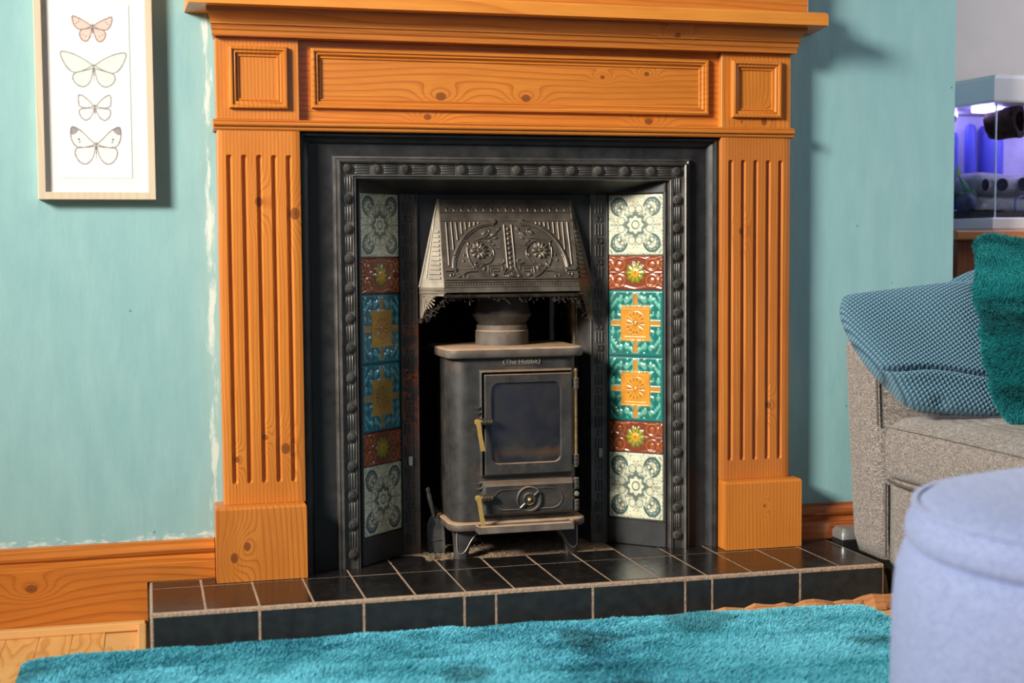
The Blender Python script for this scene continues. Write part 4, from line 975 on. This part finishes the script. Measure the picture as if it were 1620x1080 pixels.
obj('arm', blob(.785, 1.72, -.215, -.055, -.016, .515, .030, .006, 10, 0, -.030), FAB, sofa, 180)
obj('base_panel', blob(.790, 1.70, -.835, -.212, -.020, .185, .016, .002, 10), FAB, sofa, 180)
obj('seat_cushion', blob(.770, 1.50, -.845, -.200, .176, .318, .045, .008, 16, .012), FAB, sofa, 180)
obj('arm', blob(.785, 1.72, -.995, -.835, -.016, .515, .030, .006, 10, 0, -.030), FAB, sofa, 180)
obj('backrest', blob(1.50, 1.78, -.99, -.06, .0, .66, .06, .01, 10), FAB, sofa, 180)
seam = plain('dark_seam', (.10, .085, .075), .9, .2)
g = G().tube(spline([(.7865, -.2130, .005), (.7850, -.2135, .10), (.7845, -.2135, .17)], 5), .0022, 6); g.tube(spline([(.764, -.2125, .30), (.760, -.2125, .40), (.757, -.2125, .48)], 5), .0022, 6)
g.tube(spline([(.781, -.840, .180), (.768, -.8, .181), (.768, -.6, .180), (.768, -.3, .181), (.779, -.235, .182)], 6), .0030, 6)
obj('seam', g, seam, sofa, 60)
pipe = G().tube(spline([(.772, -.83, .302), (.772, -.7, .305), (.772, -.4, .305), (.775, -.26, .303), (.80, -.212, .302), (.95, -.205, .303)], 6), .0035, 8); obj('piping', pipe, FAB, sofa, 60)
dwood = plain('dark_foot_wood', (.022, .014, .012), .35, .5)
for (fx, fy) in ((.825, -.27), (.825, -.90), (1.65, -.14), (1.65, -.90)):
    obj('foot', G().rings([rrect(fx-.032, fx+.032, fy-.055, fy+.055, .010, ZB+.0005, 3), rrect(fx-.040, fx+.040, fy-.065, fy+.065, .012, -.022, 3), rrect(fx-.038, fx+.038, fy-.063, fy+.063, .012, -.018, 3)]), dwood, sofa, 40)
sb = thing('plug_box', 'small silver and black box behind the sofa arm beside the hearth', 'box', (.80, -.02, ZB))
obj('case', G().box(.768, .835, -.045, .012, ZB+.0005, .010, .004), plain('black_plastic', (.012, .012, .013), .35), sb)
obj('lid', G().rings([rrect(.768, .835, -.045, .012, .008, .0102, 4), rrect(.768, .835, -.045, .012, .008, .026, 4), rrect(.775, .828, -.038, .005, .006, .036, 4)]), plain('silver_lid', (.62, .63, .63), .28, .5, .8), sb, 40)

# ------------------------------------------------------------------ cushions
def coons(top, right, bottom, left, n):
    """grid between four splines given in plane coordinates (left/right run upwards, top/bottom run rightwards)"""
    def rs(P):
        Q = np.array([p[:2] for p in spline([(a, b, 0) for a, b in P], 12)]); d = np.r_[0, np.cumsum(np.hypot(*np.diff(Q, axis=0).T))]; t = np.linspace(0, d[-1], n)
        return np.stack([np.interp(t, d, Q[:, 0]), np.interp(t, d, Q[:, 1])], -1)
    T, Rr, Bt, Lf = rs(top), rs(right), rs(bottom), rs(left); s_ = np.linspace(0, 1, n)[:, None, None]; t = np.linspace(0, 1, n)[None, :, None]
    return (1-t)*Bt[:, None]+t*T[:, None]+(1-s_)*Lf[None]+s_*Rr[None]-((1-s_)*(1-t)*Bt[0]+s_*(1-t)*Bt[-1]+(1-s_)*t*T[0]+s_*t*T[-1])
def pillow(name, Q, P0, un, vn, nn, T, m, label, cat, group=None, relief=None, back=.7):
    n = Q.shape[0]; s_ = np.linspace(0, 1, n); A, B_ = np.meshgrid(s_, s_, indexing='ij')
    prof = ((1-np.abs(2*A-1)**2.6)*(1-np.abs(2*B_-1)**2.6))**.55
    h = T*prof
    if relief is not None: h = h+relief(A, B_, prof)
    base = np.array(P0)+Q[..., :1]*np.array(un)+Q[..., 1:2]*np.array(vn); F = base+h[..., None]*np.array(nn); K = base-(T*back*prof)[..., None]*np.array(nn)
    g = G().grid(F).grid(K[::max(1, n//24)][:, ::max(1, n//24)] if False else K)
    c = tuple(np.array(P0)+np.array(vn)*Q[..., 1].min())
    return obj(name, g, m, None, 180, label, None, cat, group, c), F
un, vn, nn = np.array((.943, -.333, 0)), np.array((.143, .406, .903)), np.array((-.30, -.851, .431))
def waffle_mat():
    m = M('blue_waffle_plush', .8, .25); c = m.attr(); m.col(c); m.set('Sheen Weight', .1); return m.m
WM = waffle_mat()
def waffle(name, Q, P0, T, label, group, fold=True):
    n = Q.shape[0]; f = 1/.0075
    W = lambda: None
    qa, qb = Q[..., 0], Q[..., 1]
    ph1, ph2 = (qa*.80+qb*.55)*f*math.pi, (-qa*.55+qb*.80)*f*math.pi
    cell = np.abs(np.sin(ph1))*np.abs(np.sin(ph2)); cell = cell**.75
    def relief(A, B_, prof):
        r = cell*.0052*np.minimum(1, prof*3)
        r = r+.010*np.sin(4*A+5*B_)*prof+.008*np.sin(9*A*B_+2)*prof
        if fold:
            d = B_-(.30-.13*(1-A)**2+.05*np.sin(5*A)); r = r-.030*np.exp(-(d/.020)**2)*sm(.02, .2, A)*sm(1., .75, A)+.016*np.exp(-((d+.06)/.05)**2)*prof
            d2 = np.hypot(A-.42, (B_-.05)*1.4); r = r-.012*np.exp(-(d2/.05)**2)
        return r
    o, F = pillow(name, Q, P0, un, vn, nn, T, WM, label, 'cushion', group, relief)
    c = np.array((.016, .050, .080))[None, None]*(1-cell[..., None])+np.array((.155, .300, .410))[None, None]*cell[..., None]  # shade between the waffle cells painted into the colour
    c = c.reshape(-1, 3); cl_ = np.concatenate([c, c]); me = o.data
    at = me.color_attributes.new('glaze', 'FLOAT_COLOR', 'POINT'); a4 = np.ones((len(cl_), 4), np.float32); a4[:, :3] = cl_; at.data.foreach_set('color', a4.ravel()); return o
Qw = .962*coons([(-.236, .134), (-.214, .147), (-.077, .163), (.052, .179), (.075, .182)], [(.150, -.120), (.120, .02), (.085, .12), (.075, .182)],
           [(-.150, -.077), (-.098, -.131), (-.017, -.143), (.085, -.146), (.150, -.120)], [(-.150, -.077), (-.189, -.033), (-.226, .036), (-.243, .095), (-.236, .134)], 330)
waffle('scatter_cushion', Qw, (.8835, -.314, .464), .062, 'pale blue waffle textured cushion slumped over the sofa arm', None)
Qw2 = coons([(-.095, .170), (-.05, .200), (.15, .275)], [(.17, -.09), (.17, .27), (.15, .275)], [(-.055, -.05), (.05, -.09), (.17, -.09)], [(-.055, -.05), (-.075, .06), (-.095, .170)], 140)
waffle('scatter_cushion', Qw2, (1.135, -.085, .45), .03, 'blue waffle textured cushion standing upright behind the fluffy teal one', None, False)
un, vn, nn = np.array((.884, -.468, 0)), np.array((.118, .222, .968)), np.array((-.453, -.855, .252))
Qf = .955*coons([(-.146, .215), (-.125, .228), (-.05, .214), (.10, .195), (.24, .19)], [(.24, -.18), (.23, .0), (.24, .19)], [(-.100, -.170), (-.06, -.183), (.08, -.185), (.24, -.18)], [(-.100, -.170), (-.125, -.07), (-.146, .08), (-.150, .17), (-.146, .215)], 60)
fb = M('dark_teal_plush_base', .95, .1); fb.col((.004, .055, .066))
fc_, F = pillow('scatter_cushion', Qf, (1.000, -.489, .5055), un, vn, nn, .055, fb.m, 'dark teal fluffy cushion standing on the sofa seat', 'cushion')
NF = 130000
ai, bi = rng.uniform(0, 58.99, NF), rng.uniform(0, 58.99, NF); i0, j0 = ai.astype(int), bi.astype(int); fa, fb_ = (ai-i0)[:, None], (bi-j0)[:, None]
P = F[i0, j0]*(1-fa)*(1-fb_)+F[i0+1, j0]*fa*(1-fb_)+F[i0, j0+1]*(1-fa)*fb_+F[i0+1, j0+1]*fa*fb_
NN = np.cross(F[i0+1, j0]-F[i0, j0], F[i0, j0+1]-F[i0, j0]); NN /= np.linalg.norm(NN, axis=1, keepdims=True)+1e-9; NN *= np.sign((NN*nn).sum(1, keepdims=True))
fn = vnoise(P[:, 0]*1.3+P[:, 1], P[:, 2], 40, 21); an = 6.3*vnoise(P[:, 0]+P[:, 1], P[:, 2], 28, 22)
e1 = np.array(un); e2 = np.array(vn); lean = (np.cos(an)[:, None]*e1+np.sin(an)[:, None]*e2-.5*e2)*.75+rng.normal(0, .25, (NF, 3))
kk = (rng.random(NF)*.5+.5*fn)[:, None]; cc = np.array((.003, .090, .105))*(1-kk)+np.array((.006, .235, .260))*kk
g = tufts(P[:, 0], P[:, 1], P[:, 2], NN[:, 0], NN[:, 1], NN[:, 2], .0085*rng.uniform(.6, 1.2, NF), rng.uniform(.0007, .0011, NF), lean, cc)
obj('pile', g, fibre('dark_teal_pile'), fc_, kind='stuff', fix=False)

# ------------------------------------------------------------------ footstool in the right foreground
pf = thing('footstool', 'round lavender blue fabric footstool, blurred in the right foreground', 'footstool', (.556, -1.4, ZB+.033))
pfm = fabric('lavender_blue_weave', (.22, .27, .50), (.30, .36, .62), (.40, .46, .74), 300., .3)
pcx, pcy = .556, -1.400
obj('cushion_top', G().lathe([(.001, .362), (.12, .361), (.22, .358), (.29, .351), (.33, .340), (.350, .325), (.358, .308), (.361, .292), (.358, .283), (.350, .276)], (pcx, pcy, 0), 'z', 96), pfm, pf, 180)
obj('base', G().lathe([(.345, .281), (.362, .270), (.372, .240), (.377, .18), (.378, .06), (.374, -.02), (.364, -.046), (.34, -.052)], (pcx, pcy, 0), 'z', 96), pfm, pf, 180)
obj('piping', G().lathe([(.345, .326), (.352, .330), (.3505, .336), (.342, .335)], (pcx, pcy, 0), 'z', 96, False), pfm, pf, 60)
for k in range(4):
    a = k*math.pi/2+.7; obj('foot', G().lathe([(.022, ZB+.0335), (.026, ZB+.036), (.028, -.050)], (pcx+.21*math.cos(a+.1), pcy+.21*math.sin(a+.1), 0), 'z', 16), dwood, pf, 40)

# ------------------------------------------------------------------ alcove: cabinet and aquarium
cw = pine('dark_mahogany', 'z', [], 60, light=(.26, .062, .020), mid=(.20, .045, .014), dark=(.07, .016, .006), seed=31.)
cwt = pine('mahogany_top', 'x', [], 50, light=(.50, .20, .07), mid=(.40, .14, .04), dark=(.16, .05, .015), seed=33., cross='y')
cab = thing('cabinet', 'dark mahogany cabinet in the alcove carrying the aquarium', 'cabinet', (1.72, .36, ZB))
obj('carcass', G().box(1.20, 2.25, .175, .605, ZB+.001, .712, .002), cw, cab)
obj('top', G().box(1.18, 2.27, .150, .612, .7125, .7385, .005), cwt, cab)
for k in range(2):
    dx = 1.47+.38*k
    d = obj('door', G().box(dx, dx+.36, .160, .1745, ZB+.06, .66, .003), cw, cab); obj('knob', G().lathe([(.002, -.022), (.011, -.020), (.012, -.014), (.005, -.006), (.006, 0)], (dx+(.32 if k == 0 else .04), .160, .35), 'y', 16), MAT['brass'], d, 50)
obj('drawer_rail', G().box(1.45, 2.22, .158, .1745, .675, .705, .003), cwt, cab)
aq = thing('aquarium', 'white rimmed aquarium glowing violet on the alcove cabinet', 'aquarium', (1.55, .36, .739))
wp_ = plain('white_plastic', (.82, .75, .74), .35, .4)
TX0, TX1, TY0, TY1 = 1.332, 1.82, .215, .56
CHM = .045                                                  # slanted left side
def tank(x0, x1, y0, y1, z): return [(x0, y0, z), (x1, y0, z), (x1, y1, z), (x0-CHM, y1, z)]
def tring(o, z): return [(TX0-o*1.2, TY0-o, z), (TX1+o, TY0-o, z), (TX1+o, TY1+o, z), (TX0-CHM-o*1.1, TY1+o, z)]
g = G().rings([tring(.006, .7395), tring(.008, .744), tring(.008, .768), tring(.004, .7715), tring(-.006, .7715), tring(-.006, .7600)]); obj('base_rim', g, wp_, aq)
g = G().rings([tring(-.010, 1.068), tring(.007, 1.068), tring(.009, 1.073), tring(.009, 1.128), tring(.004, 1.138), tring(-.01, 1.141)]); lid = obj('lid', g, wp_, aq)
led = M('violet_led_strip'); led.set('Emission Color', (.42, .36, 1.0)); led.set('Emission Strength', 16.); led.col((.3, .3, .8))
obj('lamp', G().box(TX0+.02, TX1-.03, .32, .36, 1.055, 1.067, .003), led.m, lid, label='violet aquarium lamp')
obj('lamp', G().box(TX0-.02, TX0+.05, .47, .52, 1.055, 1.067, .003), led.m, lid, label='violet aquarium lamp')
gl = M('aquarium_glass', .0, .5); gl.set('Transmission Weight', 1.0); gl.set('IOR', 1.02); gl.col((.95, .97, 1.0))
def pane(p, q, z0, z1, t=.003):
    d = Vector((q[0]-p[0], q[1]-p[1], 0)).normalized(); n = Vector((-d.y, d.x, 0))*t
    return G().add([(p[0], p[1], z0), (q[0], q[1], z0), (q[0]+n.x, q[1]+n.y, z0), (p[0]+n.x, p[1]+n.y, z0), (p[0], p[1], z1), (q[0], q[1], z1), (q[0]+n.x, q[1]+n.y, z1), (p[0]+n.x, p[1]+n.y, z1)],
                   [(0, 3, 2, 1), (4, 5, 6, 7), (0, 1, 5, 4), (1, 2, 6, 5), (2, 3, 7, 6), (3, 0, 4, 7)])
c4 = tring(-.004, 0)
obj('glass_pane', pane(c4[0], c4[1], .762, 1.0675), gl.m, aq); obj('glass_pane', pane(c4[3], c4[0], .762, 1.0675), gl.m, aq)
obj('corner_seal', G().tube([(TX0+.0045, TY0+.0045, .768), (TX0+.0045, TY0+.0045, 1.07)], .0022, 6), plain('clear_seal', (.80, .78, .86), .3, .6), aq, 60)
bk = plain('violet_backdrop', (.76, .73, .80), .6, .3, 0, 12, 0, .15)
obj('back_panel', G().box(TX0-.035, TX1-.006, TY1-.012, TY1-.006, .772, 1.066), bk, aq)
obj('side_panel', G().box(TX1-.012, TX1-.006, TY0+.01, TY1-.012, .772, 1.066), bk, aq)
gv = G(); Xg, Yg = np.meshgrid(np.linspace(TX0+.002, TX1-.014, 70), np.linspace(TY0+.008, TY1-.014, 40), indexing='ij'); Xg = Xg-.04*(Yg-TY0)/(TY1-TY0)
gv.grid(np.stack([Xg, Yg, .787+.004*rng.random(Xg.shape)+.004*np.sin(Xg*30)], -1)); gv.grid(np.stack([Xg[:, :2]*1, Yg[:, :2]*0+TY0+.008, np.stack([np.full(70, .772), .787+np.zeros(70)], -1)], -1))
sl_ = np.stack([np.stack([Xg[0], Yg[0], np.full(40, .772)], -1), np.stack([Xg[0], Yg[0], np.full(40, .790)], -1)], 0); gv.grid(sl_)
obj('gravel', gv, plain('dark_gravel', (.085, .07, .075), .9, .2, 0, 260, .9, .8, .004), aq, kind='stuff')
# bark log, hollow, near the surface
lg_ = thing('hollow_log', 'dark hollow bark log floating under the aquarium lid', 'ornament', (1.42, .30, 1.03))
g = G(); R = []; ax = Vector((.52, -.85, .03)).normalized(); e1 = ax.cross(Vector((0, 0, 1))).normalized(); e2 = e1.cross(ax); c0 = Vector((1.405, .355, 1.026))
for (k, r, o_) in ((.0, .028, 0), (0, .036, 0), (.02, .041, 0), (.05, .040, 0), (.075, .042, 0), (.085, .043, 0), (.0855, .027, 0), (.05, .024, 0), (.005, .022, 0)):
    R.append([tuple(c0+ax*k+e1*(r*(1+.10*math.sin(3*b+1)+.05*math.sin(7*b+k*60)))*math.cos(b)*.9+e2*(r*(1+.10*math.sin(3*b+1)+.05*math.sin(7*b+k*60)))*math.sin(b)) for b in np.linspace(0, 2*math.pi, 29)[:-1]])
g.rings(R, True, False); obj('bark', g, plain('mossy_bark', (.045, .026, .014), .9, .2, 0, 60, .8, .6, .006), lg_, 60)
# stone cave with portholes
cv = thing('stone_cave', 'grey stone cave ornament with round portholes on the aquarium gravel', 'ornament', (1.42, .34, .79))
stm = plain('grey_cave_stone', (.34, .32, .36), .9, .2, 0, 120, .6, .2, .004)
def cave(x0, x1, y0, y1, z0, z1, r, wave):
    g = blob(x0, x1, y0, y1, z0, z1, r, .004, 12); g.v = [(x, y, z+(wave*math.sin((x-x0)*26+1.4) if z > (z0+z1)/2 else 0)) for x, y, z in g.v]; return g
obj('lower_block', cave(1.362, 1.600, .345, .44, .786, .833, .012, 0), stm, cv, 180)
up = obj('upper_block', cave(1.352, 1.615, .332, .45, .833, .892, .024, .004), stm, cv, 180)
hole = plain('porthole_shade', (.012, .010, .03), .8, .2)
for (x, z, a, b) in ((1.376, .8605, .0125, .0170), (1.427, .861, .0185, .0180), (1.490, .8625, .016, .019), (1.555, .862, .017, .019)):
    g = G(); yf = .3245
    R = [[(x+a*k*math.cos(t), yf+d, z+b*k*math.sin(t)) for t in np.linspace(0, 2*math.pi, 25)[:-1]] for k, d in ((1.12, .004), (1.06, -.001), (1.0, -.0012), (.93, .003))]
    g.rings(R, True, False); obj('porthole_rim', g, stm, up, 60)
    obj('porthole', G().rings([[(x+a*.97*math.cos(t), yf+d*.5+.0005, z+b*.97*math.sin(t)) for t in np.linspace(0, 2*math.pi, 25)[:-1]] for d in (.006, .0022)]), hole, up)  # solid dark disc stands for the shade inside the opening
g = G().rings([[(1.500+.021*k*math.cos(t), .341+d, .808+.024*k*math.sin(t)) for t in np.linspace(0, 2*math.pi, 25)[:-1]] for k, d in ((1.15, .006), (1.08, -.002), (.92, -.002), (.9, .006))]); obj('porthole_rim', g, plain('violet_rim', (.22, .22, .6), .5), cv, 60)
# filter on the left of the tank, airline tubes, plants, rock
ft = thing('aquarium_filter', 'black internal filter with long stem on the left side of the aquarium', 'filter', (1.29, .40, .80))
blk = plain('black_filter_plastic', (.012, .012, .016), .4)
obj('stem', G().rings([rrect(1.296, 1.312, .385, .40, .004, .93, 3), rrect(1.294, 1.314, .383, .402, .004, 1.02, 3), rrect(1.290, 1.322, .380, .404, .005, 1.035, 3), rrect(1.288, 1.324, .380, .404, .005, 1.050, 3)]), blk, ft, 40)
obj('body', G().rings([rrect(1.285, 1.315, .375, .405, .006, .872, 3), rrect(1.287, 1.317, .375, .405, .006, .925, 3), rrect(1.294, 1.313, .383, .402, .004, .934, 3)]), blk, ft, 40)
vt = plain('violet_tube', (.10, .11, .55), .4)
for (x, y, z0, z1, r, lb) in ((1.365, .47, .80, 1.015, .017, 'violet column standing in the left of the aquarium behind the leaves'), (1.44, .50, .80, 1.04, .016, 'violet column standing behind the stone cave'), (1.505, .50, .80, 1.04, .035, 'wide dim violet column behind the stone cave')):
    t_ = obj('column', G().lathe([(r*.9, z0), (r, z0+.01), (r, z1-.02), (r*.8, z1-.005), (.001, z1)], (x, y, 0), 'z', 20), vt, None, 50, lb, None, 'ornament', None, (x, y, z0))
lf = [plain('leaf_green', (.16, .36, .06), .45, .4), plain('leaf_teal_green', (.06, .17, .13), .5, .4), plain('weed_green', (.12, .18, .04), .7)]
def plant(name, lb, base, blades, m):
    t = thing(name, lb, 'plant', base)
    for (dx, dz, sy_, bend, wd) in blades:
        g = G(); R = []
        for k in np.linspace(0, 1, 9):
            w_ = wd*math.sin(math.pi*min(1, .08+.92*k))**.7+.0006; c = Vector(base)+Vector((dx*k+bend*k*k, sy_*k, dz*k*(1-.15*k)))
            R.append([(c.x-w_, c.y, c.z), (c.x, c.y-.0015, c.z), (c.x+w_, c.y, c.z), (c.x, c.y+.0012, c.z)])
        g.rings(R); obj('leaf', g, m, t, 60)
plant('broad_leaf_plant', 'bright green broad leaved plant behind the stone cave', (1.372, .44, .795), [(-.006, .150, 0, .0, .011), (.030, .125, 0, .020, .006), (.012, .11, .02, .02, .007)], lf[0])
plant('drooping_plant', 'dull green drooping plant leaning on the left of the stone cave', (1.350, .335, .795), [(-.03, .11, 0, -.020, .011), (-.012, .07, -.01, .0, .012), (-.035, .06, -.01, -.02, .013)], lf[1])
plant('feathery_weed', 'feathery green weed at the left pane of the aquarium', (1.286, .40, .792), [(rng.uniform(-.012, .012), rng.uniform(.03, .085), rng.uniform(-.02, .02), 0, .0028) for _ in range(16)], lf[2])
g = blob(1.303, 1.345, .305, .36, .786, .838, .02, .003, 8); obj('rock', g, plain('dark_blue_rock', (.045, .05, .11), .7, .4, 0, 40, .5, .5, .008), None, 180, 'dark blue rounded rock on the gravel left of the stone cave', None, 'rock', None, (1.324, .33, .786))

# ------------------------------------------------------------------ bring the hearth top to its height above the floor
for o in list(bpy.data.objects):
    if o.parent is None and o.type not in ('CAMERA', 'LIGHT'): o.location.z += FZ
